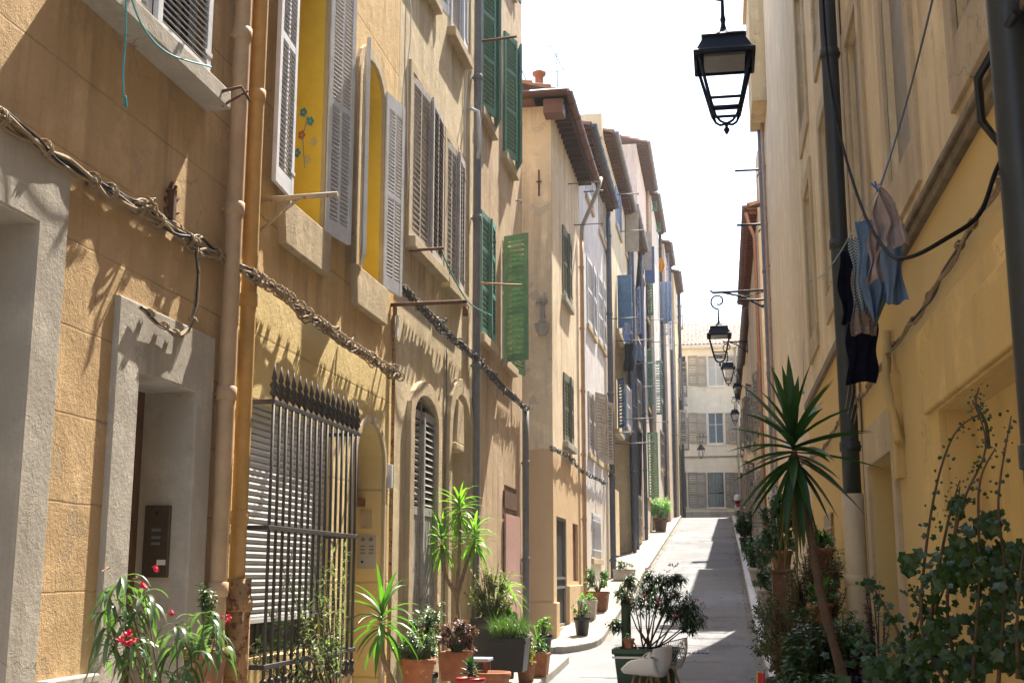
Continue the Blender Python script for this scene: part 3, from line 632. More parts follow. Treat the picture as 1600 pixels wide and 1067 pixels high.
s = MB(); s.tube([f.P(16.95 + .35, 9.75, .02), f.P(17.32, 9.8, .62)], .02, 6); s.build('drying_rail', RUST, h)
s = MB()
for (u, z) in ((20.9, 8.3), (21.0, 7.6)): s.tube([f.P(u, z, 0), f.P(u, z, .1), f.P(u, z - .06, .11)], .01, 5)
s.build('wall_hook', IRON, h)
# --- house 5: corner house beyond the alley
W5 = plaster('cream_plaster', (.74, .64, .47), (.80, .71, .55), (.26, .2, .13), .7, 1.2, None, (4.05, (.62, .47, .30)), (.50, .45, .37))
h = thing('corner_house', 'cream corner house beyond the alley with brown eave and saint niche', 'house', (-3.2, 25, .3)); f = LF(-3.2); q = FF(23.5)
w5 = [dict(r=(25.15, 26.5, 4.38, 5.85), sh=C2(DKGREEN, 3), style='mullion', sp=.07, sill=.12, sm=STONE), dict(r=(25.15, 26.45, 7.5, 9.05), sh=C2(DKGREEN, 3), style='mullion', sp=.07, rise=.12, sill=.1, sm=STONE)]
d5 = (23.95, 25.5, .62, 2.78); d6 = (26.6, 27.6, 1.5, 2.75)
facade(h, f, 23.5, 28.4, -1, 11.14, 7, holes_of(w5) + [(rectp(*d5), .09), (rectp(*d6), .09)], [W5])
win_rows(h, f, w5, -3.2)
dd = MB(); dd.box(f, d5[0], d5[1], d5[2], d5[3], -.09, -.06); dd = dd.build('door', DARK, h)
s = MB(); s.ring(f, rectp(*d5), rectp(d5[0] + .06, d5[1] - .06, d5[2] + .06, d5[3] - .06), -.06, -.02); s.box(f, d5[0] + .06, d5[1] - .06, d5[2] + .75, d5[2] + .8, -.06, -.02); s.box(f, d5[0] + .06, d5[1] - .06, d5[2] + .93, d5[2] + .98, -.06, -.02); s.build('door_frame', PIPEGREY, dd)
s = MB(); s.box(f, d6[0], d6[1], d6[2], d6[3], -.09, -.06); s.build('door', REDWOOD, h)
for z_, bx in ((1.12, (23.49, 23.93)), (1.42, (25.52, 28.4))): s = MB(); s.box(f, bx[0], bx[1], -.5, z_, -.02, .06); s.build('plinth', W5, h, bevel=.015)
s = MB(); s.box(q, -4.6, -3.14, -.5, 1.12, 0, .05); s.build('plinth', W5, h, bevel=.015)
# front wall with an arched niche, set just proud of the side
nm = MB(); nh = archp(-3.52, -3.28, 6.55, 7.25, .14)
polys = [rectp(-10.2, -3.2, -1, 11.14), nh]
flat = [p for pl in polys for p in pl]; tris = tessellate_polygon([[Vector((a, b, 0)) for a, b in pl] for pl in polys])
nm.add([q.P(a, b, .008) for a, b in flat], [tuple(t) for t in tris]); n = len(nh)
nm.add([q.P(*p, .008) for p in nh] + [q.P(*p, -.2) for p in nh], [(i, (i + 1) % n, n + (i + 1) % n, n + i) for i in range(n)] + [tuple(range(n, 2 * n))])
s = nm.build('front_wall', W5, h, fix=False)
s = MB(); s.prism(q, [(-3.54, 6.54), (-3.24, 6.54), (-3.27, 6.40), (-3.33, 6.3), (-3.45, 6.3), (-3.51, 6.4)], .01, .16); s.build('niche_corbel', STONE, h, bevel=.015)
eave(h, f, 23.5, 28.6, 11.15, .38, COPPER, paint('dark_brown_soffit', (.075, .032, .022), .7, .3, bs=.5), front=.45)
s = MB(); s.box(q, -10, -3.2 + .38, 11.12, 11.16, -.2, .45); s.box(q, -3.3, -2.9, 10.82, 11.12, -.02, .40); s.tube([q.P(-10, 11.21, .5), q.P(-2.78, 11.21, .5)], .075, 10); s.build('front_gutter', COPPER, h)
tiles(h, f, 23.1, 28.7, 11.25, .43, -3, 1.0, TILE)
s = MB(); s.box(f, 27.1, 28.3, 11.5, 12.9, -1.5, -.6); ch = s.build('chimney', plaster('pink_chimney', (.36, .27, .23), (.42, .32, .27)), h)
s = MB(); s.lathe(f.P(27.0, 12.7, -.75), [(.13, -1.2), (.13, 0), (.15, .05), (.09, .1), (.08, .35), (.1, .4), (.1, .6), (.16, .62), (.17, .68), (.05, .75), (0, .75)], 14); s.build('chimney_pot', TERRA, ch)
s = MB(); s.tube([f.P(28.4, 12, -.5), f.P(28.4, 14.6, -.5)], .018, 6); s.tube([f.P(28.0, 14.95, -.85), f.P(28.6, 14.1, -.35)], .012, 5)
for k in range(6): t_ = k / 5; c = f.P(28.0 + .6 * t_, 14.95 - .85 * t_, -.85 + .5 * t_); s.tube([c + Vector((-.12 - .05 * k, .1, 0)), c + Vector((.12 + .05 * k, -.1, 0))], .008, 4)
s.build('television_aerial', PIPEGREY, h)
s = MB(); s.tube([f.P(23.6, 11.7, -.5), f.P(23.6, 12.2, -.7), f.P(23.7, 12.6, -1.2)], .012, 5); s.build('television_aerial', PIPEGREY, h)
pipe(h, f, 28.25, .9, 9.6, .05, PIPETAN, coll=1.5)
s = MB(); s.tube([f.P(28.25, 9.5, .08), f.P(28.25, 9.9, .1), f.P(28.4, 10.9, .5), f.P(28.5, 11.2, .55)], .05, 10); s.build('drainpipe', BEIGE, h)
rail(h, f, 26.3, 10.35, .75); rail(h, f, 27.4, 9.7, .7)
s = MB(); s.tube([q.P(-3.45, 9.2, .02), q.P(-3.45, 9.75, .03)], .018, 6); s.tube([q.P(-3.5, 9.5, .03), q.P(-3.4, 9.5, .03)], .015, 6); s.build('wall_anchor', RUST, h)
# saint in the niche
s = MB(); c = q.P(-3.4, 6.56, -.05)
s.lathe(c, [(0, 0), (.1, 0), (.1, .05), (.075, .08), (.09, .12), (.085, .3), (.075, .4), (.09, .5), (.075, .56), (.03, .6), (.028, .62)], 18, sq=.8)
s.lathe(c + Vector((0, 0, .62)), [(.01, 0), (.045, .02), (.052, .06), (.045, .1), (.03, .12), (.045, .13), (.04, .15), (0, .155)], 14)
s.tube([c + Vector((-.07, -.02, .52)), c + Vector((-.09, -.07, .44)), c + Vector((-.02, -.11, .42))], [.03, .027, .02], 8)
s.tube([c + Vector((.07, -.02, .52)), c + Vector((.09, -.06, .42)), c + Vector((.03, -.1, .4))], [.03, .027, .02], 8)
s.tube([c + Vector((.05, -.08, .4)), c + Vector((.06, -.09, .5)), c + Vector((.055, -.09, .56))], [.03, .035, .02], 8); s.lathe(c + Vector((.055, -.09, .56)), [(.01, 0), (.028, .02), (.03, .045), (0, .07)], 10)
for k in range(7): a = k * .9; s.tube([c + Vector((.09 * math.cos(a), -.072 * abs(math.sin(a)), .1)), c + Vector((.07 * math.cos(a), -.06 * abs(math.sin(a)), .45))], .012, 5)
solo(s, 'statue', STONE, c, 'small stone saint statue standing in the corner house niche', 'statue')
# --- houses 6 to 12
def row_house(label, X, y0, y1, zt, m, lst, out=.34, gm=None, sm=None, tile=True, name='townhouse', pitch=1.0, side=None, rails=(), doors=(), eaves=True, pipes=(), fmf=LF):
    h = thing(name, label, 'house', (X, (y0 + y1) / 2, G(y0))); f = fmf(X)
    hl = holes_of(lst) + [(rectp(*d[:4]), .09) for d in doors]
    facade(h, f, y0, y1, G(y0) - 1.5, zt, 7, hl, [m]); win_rows(h, f, lst, X)
    for d in doors: door(h, f, *d[:4], .06, d[4])
    if eaves: eave(h, f, y0 + .02, y1 - .02, zt, out, gm or PIPEGREY, sm or paint('old_rafter_wood', (.12, .07, .045), .8, .4, bs=.6))
    if tile: tiles(h, f, y0, y1, zt + .08, out, -3, pitch, TILE)
    for (px, py, ln) in rails: u, z = onX(px, py, X); rail(h, f, u, z, ln, IRON, r=.016)
    for (u, r_, mm) in pipes: pipe(h, f, u, G(u) + .1, zt - .1, r_, mm, coll=2.4)
    return h, f
W6 = plaster('lavender_grey_plaster', (.60, .57, .55), (.68, .65, .62), (.25, .21, .18), .5, .9, None, (3.6, (.62, .55, .46)))
def rr(X, *a): return rx(X, *a)
SP = .08
row_house('lavender grey house with many pale shutters just beyond the corner house', -3.2, 28.45, 35.4, 12.5, W6, [
    dict(r=rr(-3.2, 916, 928, 398, 503), sh=C2(PALE, 2), sp=SP), dict(r=rr(-3.2, 933, 943, 425, 528), sh=C2(PALE, 2), sp=SP),
    dict(r=rr(-3.2, 914, 924, 242, 300), sh=C2(PALE, 4), sp=SP), dict(r=rr(-3.2, 934, 944, 262, 355), sh=C2(WARMGREY, 2), sp=SP),
    dict(r=rr(-3.2, 918, 926, 610, 705), sh=C2(WARMGREY, 2), sp=SP), dict(r=rr(-3.2, 930, 938, 612, 715), sh=[(1, 20, BEIGE), (-1, 165, WARMGREY)], sp=SP),
    dict(r=rr(-3.2, 942, 948, 625, 722), sh=[(1, 20, WARMGREY)], sp=SP), dict(r=rr(-3.2, 924, 938, 800, 872), bars=True, fm=PALE)],
    gm=PIPEBLUE, rails=((912, 300, .5),), pipes=((35.3, .085, PIPEBLUE),))
W7 = plaster('straw_plaster', (.66, .55, .34), (.74, .63, .42), (.26, .2, .12), .6, 1.0)
h7, f7 = row_house('straw yellow house with a big blue shutter standing open', -3.2, 35.45, 44.6, 14.9, W7, [
    dict(r=rr(-3.2, 963, 972, 430, 510), sh=[(1, 96, BLUE), (-1, 160, BLUE)], sp=.1, style='plain'), dict(r=rr(-3.2, 961, 968, 290, 345), sh=C2(LBLUE, 2), sp=SP),
    dict(r=rr(-3.2, 963, 971, 592, 668), sh=[(1, 150, BLUE), (-1, 170, BLUE)], sp=.1), dict(r=rr(-3.2, 978, 986, 600, 665), sh=C2(PALE, 2), sp=SP),
    dict(r=rr(-3.2, 978, 986, 455, 520), sh=C2(BEIGE, 2), sp=SP), dict(r=rr(-3.2, 976, 982, 330, 390), sh=[(1, 90, BEIGE)], sp=.1, style='plain')],
    rails=((955, 305, .9), (966, 362, .9), (957, 498, .8), (962, 533, 1.2), (968, 655, 1.1), (956, 676, .7), (962, 693, 1.2)), doors=(rr(-3.2, 959, 967, 762, 866) + (WOOD,),), pipes=((44.4, .07, PIPEBLUE),))
s = MB(); s.box(f7, 35.2, 44.8, 14.75, 15.5, -7, -.02); s.build('gable', W7, h7)
W8 = plaster('rose_beige_plaster', (.60, .49, .38), (.68, .57, .46), (.26, .2, .13), .6, .8)
row_house('rose beige house with deep blue shutters below a slate gutter', -3.2, 44.65, 51.5, 15.4, W8, [
    dict(r=rr(-3.2, 1000, 1005, 362, 418), sh=[(1, 85, BEIGE), (-1, 100, DBLUE)], sp=.12, style='plain'), dict(r=rr(-3.2, 993, 998, 450, 520), sh=[(1, 160, LBLUE), (-1, 160, DBLUE)], sp=.12),
    dict(r=rr(-3.2, 995, 1000, 590, 660), sh=C2(GREYSH, 3), sp=.12), dict(r=rr(-3.2, 992, 1000, 770, 840), sh=C2(BEIGE, 2), sp=.12)],
    rails=((990, 605, .8), (993, 568, .9)), pipes=((46, .07, PIPEBLUE), (51.3, .08, PIPEBLUE)))
W9 = plaster('pinkish_plaster', (.62, .51, .44), (.70, .59, .51), (.26, .2, .16), .5, .8)
row_house('tall pinkish house with green shutters above its neighbours', -3.2, 51.55, 58.5, 20.4, W9, [
    dict(r=rr(-3.2, 1009, 1015, 430, 490), sh=[(1, 140, GREEN), (-1, 150, GREEN)], sp=.12), dict(r=rr(-3.2, 1010, 1016, 545, 630), sh=[(1, 150, GREEN), (-1, 80, GREEN)], sp=.12),
    dict(r=rr(-3.2, 1010, 1016, 275, 325), sh=[(1, 90, GREEN), (-1, 90, GREEN)], sp=.12), dict(r=rr(-3.2, 1010, 1016, 675, 775), sh=[(1, 90, GREEN2), (-1, 170, GREEN)], sp=.12)],
    rails=((1008, 500, .9), (1010, 535, .8), (1010, 660, 1)), pipes=((58.2, .08, PIPETAN),), out=.5)
W10 = plaster('ash_plaster', (.58, .53, .46), (.66, .61, .54), (.26, .2, .16), .6, .8)
row_house('ash grey house with light blue shutters and an orange cloth', -2.95, 58.55, 65.5, 20.2, W10, [
    dict(r=rr(-2.95, 1031, 1036, 375, 440), sh=[(1, 85, LBLUE), (-1, 110, LBLUE)], sp=.12), dict(r=rr(-2.95, 1031, 1036, 470, 520), sh=[(1, 120, PALE), (-1, 110, PALE)], sp=.12),
    dict(r=rr(-2.95, 1031, 1036, 560, 620), sh=C2(GREYSH, 3), sp=.12), dict(r=rr(-2.95, 1031, 1036, 670, 730), sh=C2(GREYSH, 3), sp=.12)],
    rails=((1031, 400, .9), (1031, 505, .9), (1031, 540, .9)), pipes=((65.2, .08, IRON),))
row_house('narrow beige house with grey shutters swung out near the crest', -2.65, 65.55, 70.6, 19.6, W8, [
    dict(r=rr(-2.65, 1051, 1055, 450, 500), sh=[(1, 90, GREYSH), (-1, 110, GREYSH)], sp=.12), dict(r=rr(-2.65, 1051, 1055, 560, 620), sh=[(1, 90, GREYSH), (-1, 90, GREYSH)], sp=.12),
    dict(r=rr(-2.65, 1051, 1055, 640, 695), sh=[(1, 70, BEIGE), (-1, 90, GREYSH)], sp=.12)], rails=((1050, 680, 1),), pipes=((70.3, .08, PIPEBLUE),))
row_house('last house of the left row with thick brown cornice at the crest', -2.35, 70.65, 76, 19.2, W7, [
    dict(r=rr(-2.35, 1060, 1063, 565, 615), sh=[(1, 90, GREYSH), (-1, 100, GREYSH)], sp=.12), dict(r=rr(-2.35, 1060, 1063, 640, 690), sh=[(1, 90, WARMGREY), (-1, 100, GREYSH)], sp=.12)], pipes=((75.7, .1, IRON),))
# ================================================================ END HOUSE
WE = plaster('cream_end_wall', (.82, .74, .57), (.86, .78, .62), (.4, .33, .24), .3, .6)
YE = 80.0; k = YE / 75
h = thing('end_house', 'cream three storey house closing the street with pale tiled roof', 'house', (0, YE, 5)); q = FF(YE)
def rE(xa, xb, yt, yb):
    a = at(xa, yb, YE); b = at(xb, yt, YE); return a.x, b.x, a.z, b.z
zt = at(1100, 545, YE).z
ws = []; sy = ((556, 603), (645, 693), (738, 792))
for i, (a, b) in enumerate(sy):
    for xa, xb in ((1107, 1130), (1055, 1072), (1158, 1180), (1210, 1232)):
        ws.append((rE(xa, xb, a, b), i, xa))
facade(h, q, -16, 16, 3, zt, 8, [(rectp(*r_), .2) for r_, i, xa in ws], [WE])
for r_, i, xa in ws:
    u0, u1, z0, z1 = r_; sm_ = paint('taupe_shutter', (.30, .27, .235), .7, .15, bs=.3) if i == 2 else paint('putty_shutter', (.42, .37, .30), .7, .15, bs=.3)
    wn = window(h, q, u0, u1, z0, z1, 0, .15, WHITEP if i < 2 else GREYSH, None, .06, sillmat=WE, surround=(.12, .03, WE), bars=False)
    for sd, uu in ((1, u0 - .1), (-1, u1 + .1)): shutter(wn, q, uu, z0, .04, .62, z1 - z0, 175, sm_, sd, 'louver', .11)
    if i == 2:
        b = MB()
        for j in range(9): b.tube([q.P(u0 + (u1 - u0) * (j + .5) / 9, z0 + .9, .05), q.P(u0 + (u1 - u0) * (j + .5) / 9, z1, .05)], .014, 5)
        for j in range(9): b.tube([q.P(u0 + (u1 - u0) * (j + .5) / 9, z0, .05), q.P(u0 + (u1 - u0) * (j + .5) / 9, z0 + .9, .05)], .014, 5)
        b.box(q, u0, u1, z0 + .88, z0 + .93, .04, .06); b.build('window_bars', IRON, wn)
    if i == 0 and xa == 1107:
        b = MB(); b.box(q, u0 + .07, u1 - .07, z0 + .07, z1 - .07, -.13, -.125); b.build('curtain', paint('pale_curtain', (.5, .5, .45), .9, .1), wn)
s = MB(); s.box(q, -16, 16, zt, zt + .18, -.2, .35); s.build('cornice', WE, h, bevel=.03)
tiles(h, q, -16, 16, zt + .2, .5, -4, 2.3, TILEP, step=.26)
s = MB(); a = at(1088, 715, YE).z; s.box(q, -16, 16, a, a + .1, 0, .05); s.build('string_course', GREYSH, h)
s = MB(); s.box(q, -16, 16, 3, 5.35 + .25, 0, .06); s.build('plinth', plaster('end_plinth', (.42, .36, .28), (.48, .42, .33)), h)
a = at(1150, 600, YE).x; pipe(h, q, a, 5, zt, .06, BEIGE)
# ================================================================ RIGHT HOUSES
WR1 = plaster('yellow_plaster', (.62, .51, .32), (.70, .59, .39), (.28, .2, .11), .85, .8, None, (3.93, (.62, .47, .21)), (.50, .42, .30))
h = thing('townhouse', 'yellow plastered house with dark downpipe and laundry, nearest on the right', 'house', (1.35, 8, 0)); f = RF(1.35)
dR = (9.85, 11.45, .13, 2.6)
wr = [dict(r=(8.05, 9.15, 4.5, 6.7), rev=.12, sill=None, sh=None), dict(r=(5.3, 6.5, 4.5, 6.7), rev=.12, sill=None, sh=None), dict(r=(2.6, 3.7, 4.5, 6.7), sill=None, sh=None), dict(r=(10.55, 11.5, 4.5, 6.7), rev=.12, sill=None, sh=None)] + \
     [dict(r=(u, u + 1.05, 8.0 + 3.0 * j, 10 + 3.0 * j), sh=OP(BEIGE, 176, 176), sp=.1) for j in (0, 1) for u in (2.6, 5.3, 8.05, 10.5)]
sf = (5.0, 7.6, .13, 2.62)
facade(h, f, -6, 12.55, -1, 14.2, 6, holes_of(wr) + [(rectp(*dR), .3), (rectp(*sf), .2)], [WR1])
win_rows(h, f, wr, 1.35, STONE2)
for i in wr[:4]:
    u0, u1, z0, z1 = i['r']; s = MB(); s.ring(f, rectp(u0 - .2, u1 + .2, z0 - .35, z1 + .2), rectp(u0, u1, z0, z1), -.01, .03); s.build('window_surround', STONE2, h, bevel=.006)
    b = MB(); b.box(f, u0, u1, z0, z1, -.1, -.06); b.build('blind', GREYSH, h)
s = MB(); s.box(f, -6, 12.55, 3.86, 3.93, -.01, .045); s.box(f, -6, 12.55, 3.93, 3.98, -.01, .07); s.build('string_course', paint('grimy_moulding', (.24, .19, .12), .9, .5, bs=1.0, sc=5), h, bevel=.01)
door(h, f, *dR[:2], .13, 2.6, .28, GREYSH)
s = MB(); s.ring(f, rectp(dR[0] - .2, dR[1] + .22, .13, 2.95), rectp(*dR), -.01, .035, open_bottom=True); s.build('door_surround', STONE2, h, bevel=.01)
WY = plaster('deep_yellow_plaster', (.60, .44, .18), (.66, .50, .22), (.3, .2, .09), .5, .7)
s = MB(); s.ring(f, rectp(4.55, 8.25, .13, 3.2), rectp(*sf), -.005, .05, open_bottom=True); s.box(f, 4.9, 7.9, 2.63, 3.02, .05, .085); s.build('shopfront_frame', WY, h, bevel=.01)
s = MB(); s.box(f, sf[0], sf[1], sf[2], sf[3], -.2, -.16); s.build('shopfront_panel', WY, h)
s = MB(); s.ring(f, rectp(5.3, 6.35, .4, 2.35), rectp(5.4, 6.25, .5, 2.25), -.16, -.12); s.box(f, 5.4, 6.25, .5, 2.25, -.165, -.155); s.build('inset_panel', WY, h)
s = MB(); s.box(f, 9.35, 9.6, 2.35, 3.15, -.01, .05); s.tube([f.P(9.6, 3.5, .04), f.P(9.55, 3.1, .07), f.P(9.42, 2.95, .07), f.P(9.25, 2.6, .05)], .035, 10); s.build('wall_duct', WY, h)
pipe(h, f, 12.0, 2.35, 14.2, .085, PIPEDARK, coll=2.0)
pipe(h, f, 12.0, 0, 2.4, .1, paint('cream_pipe', (.56, .47, .31), .6, .2, bs=.3), d=.115, coll=1.1, name='drainpipe_foot')
for u in (11.82, 11.76):
    s = MB(); s.tube([f.P(u + .01 * math.sin(i * 2), .2 + i * .7, .02) for i in range(20)], .008, 5); s.build('wall_cable', BEIGE if u > 11.8 else IRON, h)
pipe(h, f, 5.02, 1.6, 14.2, .075, PIPEDARK, d=.11, coll=2.0)
s = MB(); s.tube([f.P(5.2, 3.55, .0), f.P(5.35, 3.5, .1), f.P(5.38, 3.62, .16), f.P(5.2, 3.75, .2), f.P(4.9, 3.9, .1)], .02, 8); s.build('cable_loop', BLACKPOT, h)
WR2 = plaster('pale_ochre_plaster', (.66, .55, .36), (.74, .63, .44), (.30, .24, .12), .8, .8, None, (4.15, (.62, .46, .20)))
h = thing('townhouse', 'pale ochre house with moulded window frames behind the dark downpipe', 'house', (1.35, 15, 0)); f = RF(1.35)
wr = [dict(r=(u, u + 1.1, 4.9 + 3.1 * j, 7.0 + 3.1 * j), rev=.12, sill=None) for j in range(3) for u in (13.5, 16.4)] + [dict(r=(15.4, 16.6, 1.25, 2.4), bars=True, sill=None)]
facade(h, f, 12.6, 18.9, -1, 14.6, 6, holes_of(wr), [WR2]); win_rows(h, f, wr, 1.35, STONE2)
for i in wr[:6]:
    u0, u1, z0, z1 = i['r']; s = MB(); s.ring(f, rectp(u0 - .22, u1 + .22, z0 - .3, z1 + .22), rectp(u0, u1, z0, z1), -.01, .035); s.build('window_surround', STONE2, h, bevel=.006)
    b = MB(); b.box(f, u0, u1, z0, z1, -.1, -.06); b.build('blind', BEIGE, h)
s = MB(); s.box(f, 12.6, 18.9, 4.1, 4.2, -.01, .05); s.build('string_course', paint('grimy_moulding', (.2, .2, .2)), h, bevel=.01)
WR3 = plaster('sand_plaster', (.64, .53, .36), (.70, .59, .42), (.3, .24, .15), .35, .5)
h = thing('townhouse', 'tall blank sand coloured house with the second lamp bracket', 'house', (1.35, 24, .4)); f = RF(1.35)
facade(h, f, 18.95, 29.6, -1, 15.2, 7, [], [WR3])
s = MB(); s.box(f, 27.4, 29.5, 12.5, 15.4, .0, .34); s.box(f, 27.3, 29.55, 15.4, 15.5, 0, .42); s.build('bay', plaster('pale_bay', (.62, .50, .30), (.68, .55, .35)), h, bevel=.01)
pipe(h, f, 29.4, .9, 12.5, .07, PIPEGREY, coll=2.5); pipe(h, f, 28.9, .9, 12.5, .04, paint('rose_pipe', (.45, .32, .24), .6), coll=2.5)
for z in (11.5, 10.1, 8.2): s = MB(); s.tube([f.P(29.45, z, 0), f.P(29.45, z + .0, .75)], .028, 6); s.tube([f.P(29.45, z - .12, .05), f.P(29.45, z - .14, .2), f.P(29.45, z - .2, .22)], .018, 5); s.build('drying_rail', BLACKIRON, h)
WR4 = plaster('weathered_beige_plaster', (.54, .44, .32), (.62, .52, .40), (.2, .15, .1), .9, 1.1)
h4, f4 = row_house('weathered right side house with brown eave and copper pipe', 1.25, 33, 45.5, 11.6, WR4, [
    dict(r=(36 + 3.2 * i, 37 + 3.2 * i, G(38) + 1.2 + 3 * j, G(38) + 3 + 3 * j), sh=[(1, 172, GREYSH), (-1, 165, GREYSH)], sp=.12) for j in range(2) for i in range(3)], fmf=RF, gm=COPPER, sm=COPPER, out=.28)
s = MB(); s.tube([f4.P(33.1, 11.5, .32), f4.P(33.15, 11.2, .25), f4.P(33.2, 10.8, .1), f4.P(33.2, 2, .1)], .05, 8); s.build('drainpipe', paint('copper_pipe', (.38, .19, .12), .5), h4)
s = MB(); s.box(f4, 34.6, 35.6, 11.6, 13.8, -1.1, -.1); s.box(f4, 33.4, 34.5, 11.6, 12.9, -.9, -.05); s.build('chimney', WR4, h4)
row_house('right side house behind the third lamp with grey shutters', 1.32, 45.6, 58, 11.5, WR3, [
    dict(r=(47.2 + 3.5 * i, 48.3 + 3.5 * i, G(50) + 1.2 + 3 * j, G(50) + 3 + 3 * j), sh=[(1, 150, GREYSH), (-1, 172, LBLUE)], sp=.12) for j in range(2) for i in range(3)], fmf=RF, gm=PIPEGREY, out=.18)
row_house('farthest right side house beside the parked scooter', 1.36, 58.1, 75.5, 12.3, WR4, [
    dict(r=(60 + 3.8 * i, 61.2 + 3.8 * i, G(62) + 1.3 + 3 * j, G(62) + 3.1 + 3 * j), sh=[(1, 160, GREYSH), (-1, 172, PALE)], sp=.12) for j in range(2) for i in range(4)], fmf=RF, gm=PIPEGREY, out=.18)
hb = thing('back_house', 'pale far house glimpsed right of the street end behind the row', 'house', (14, 60, 3)) if 0 else None
for k_, (Y_, z_, n_) in enumerate(((31.0, 5.6, 2), (31.0, 5.3, 3))): pass
# ================================================================ LAMPS
def lamp(x, y, z, s, wallx, label, arm=1.75):
    """z = top of the lantern roof cap; s = lantern width"""
    t = thing('street_lamp', label, 'street lamp', (wallx, y, z), 'wrought iron lanterns hung from the right wall')
    k = s / .56
    def V(a, b, c): return Vector((x + a * k, y + b * k, z + c * k))
    P4 = lambda r, zz: [V(-r, -r, zz), V(r, -r, zz), V(r, r, zz), V(-r, r, zz)]
    b = MB(); lv = [(.30, -.36), (.30, -.33), (.265, -.30), (.20, -.16), (.22, -.14), (.19, -.115), (.12, -.10)]
    rings = [P4(r, zz) for r, zz in lv]; vs = [v for r_ in rings for v in r_]
    b.add(vs, [(i * 4 + j, i * 4 + (j + 1) % 4, i * 4 + 4 + (j + 1) % 4, i * 4 + 4 + j) for i in range(len(lv) - 1) for j in range(4)] + [(24, 25, 26, 27)])
    b.lathe(V(0, 0, -.1), [(.1 * k, -.02 * k), (.11 * k, 0), (.085 * k, .04 * k), (.05 * k, .06 * k), (.035 * k, .09 * k), (.02 * k, .16 * k), (.03 * k, .2 * k), (.02 * k, .24 * k), (.016 * k, .42 * k)], 14)
    b.build('lamp_roof', BLACKIRON, t, fix=False)
    b = MB(); c = [(-1, -1), (1, -1), (1, 1), (-1, 1)]
    for i, (a, d) in enumerate(c):
        b.tube([V(a * .25, d * .25, -.36), V(a * .135, d * .135, -.86)], .017 * k, 6)
        e, g = c[(i + 1) % 4]
        for r, zz in ((.285, -.355), (.155, -.78), (.135, -.87)): b.tube([V(a * r, d * r, zz), V(e * r, g * r, zz)], .015 * k, 6)
        b.tube([V(a * .135, d * .135, -.87), V(a * .1, d * .1, -.95), V(a * .06, d * .06, -.99), V(0, 0, -1.0)], .013 * k, 6)
        b.tube([V(a * .15, d * .15, -.78), V(a * .12, d * .12, -.86), V(a * .1, d * .1, -.95)], .009 * k, 5)
    b.lathe(V(0, 0, -1.12), [(0, 0), (.02 * k, .03 * k), (.032 * k, .06 * k), (.012 * k, .09 * k), (.026 * k, .11 * k), (.026 * k, .13 * k), (0, .14 * k)], 10)
    b.build('lantern_frame', BLACKIRON, t)
    b = MB(); b.box(Fr(V(0, 0, 0), (1, 0, 0), (0, 1, 0)), -.2 * k, .2 * k, -.372 * k, -.34 * k, -.2 * k, .2 * k); b.build('light_panel', paint('lamp_reflector', (.22, .22, .2), .25, .2, spec=.6), t)
    # hook scroll, arm and wall plate
    b = MB(); pts = [V(0, 0, .32)]
    top = .32
    for i in range(26):
        a = -math.pi / 2 + i * .27; rr_ = .2 * (1 - i / 40); pts.append(V(-.0 + rr_ * math.sin(a + math.pi / 2) * -1 + .0, 0, top + .2 - rr_ * math.cos(a + math.pi / 2)))
    b.tube(pts, .022 * k, 8); b.build('scroll', BLACKIRON, t)
    b = MB(); za = top + .42
    wx = (wallx - x) / k
    b.tube([V(-.18, 0, za + .06), V(-.12, 0, za), V(wx, 0, za + .02)], .03 * k, 8)
    b.tube([V(.1, 0, za), V(wx * .5, 0, za - .13), V(wx * .85, 0, za - .38), V(wx - .05, 0, za - .42), V(wx, 0, za - .3)], .026 * k, 8)
    b.tube([V(wx * .35, 0, za - .28), V(wx * .5, 0, za - .13), V(wx, 0, za)], .012 * k, 6)
    b.box(Fr(V(wx, 0, 0), (0, 1, 0), (-1, 0, 0)), -.03, .03, (za - .5) * k, (za + .14) * k, 0, .03); b.build('bracket', BLACKIRON, t)
    g = MB(); n4 = [(-.23, -.37), (.23, -.37)]
    return t
def lampat(px, ytop, ybot, Y, wallx, label):
    a = at(px, ytop, Y); b = at(px, ybot, Y); H = a.z - b.z; lamp(a.x, Y, a.z, H / 1.02 * .56, wallx, label)
lampat(1130, 46, 197, 12.8, 1.35, 'nearest black iron lantern hanging high against the sky')
lampat(1123, 503, 567, 30.5, 1.35, 'second black lantern, on a long scroll bracket above the roofs of the end house')
lampat(1137, 562, 600, 46.5, 1.2, 'third black lantern, smaller, against the end house upper wall')
lampat(1152, 596, 622, 60, 1.15, 'fourth black lantern, between the third and the lowest one')
lampat(1148, 638, 662, 66, 1.15, 'fifth black lantern, farthest and lowest on the right wall')
# small lantern hanging in front of the end house
a = at(1095, 692, 78.5); t = thing('hanging_lamp', 'small lantern hung on a wire in front of the end house', 'lamp', a); b = MB()
c = Vector(a); b.tube([c + Vector((-.05, 0, .6)), c + Vector((-.05, 0, -.1))], .015, 6); b.tube([c + Vector((.2, 0, .6)), c + Vector((.1, 0, -.0)), c + Vector((0, 0, -.05))], .015, 6)
b.lathe(c, [(.04, -.1), (.1, -.15), (.26, -.38), (.28, -.42), (.24, -.44)], 6, sm=False); b.build('lamp_roof', BLACKIRON, t)
b = MB()
for i in range(6): an = i * math.pi / 3; b.tube([c + Vector((.22 * math.cos(an), .22 * math.sin(an), -.42)), c + Vector((.12 * math.cos(an), .12 * math.sin(an), -.9)), c + Vector((0, 0, -1.0))], .016, 5)
b.tube([c + Vector((-.3, 1.4, .55)), c + Vector((.4, 1.4, .55))], .02, 5); b.tube([c + Vector((-.05, 0, .58)), c + Vector((-.05, 1.5, .6))], .02, 5); b.build('lantern_frame', BLACKIRON, t)
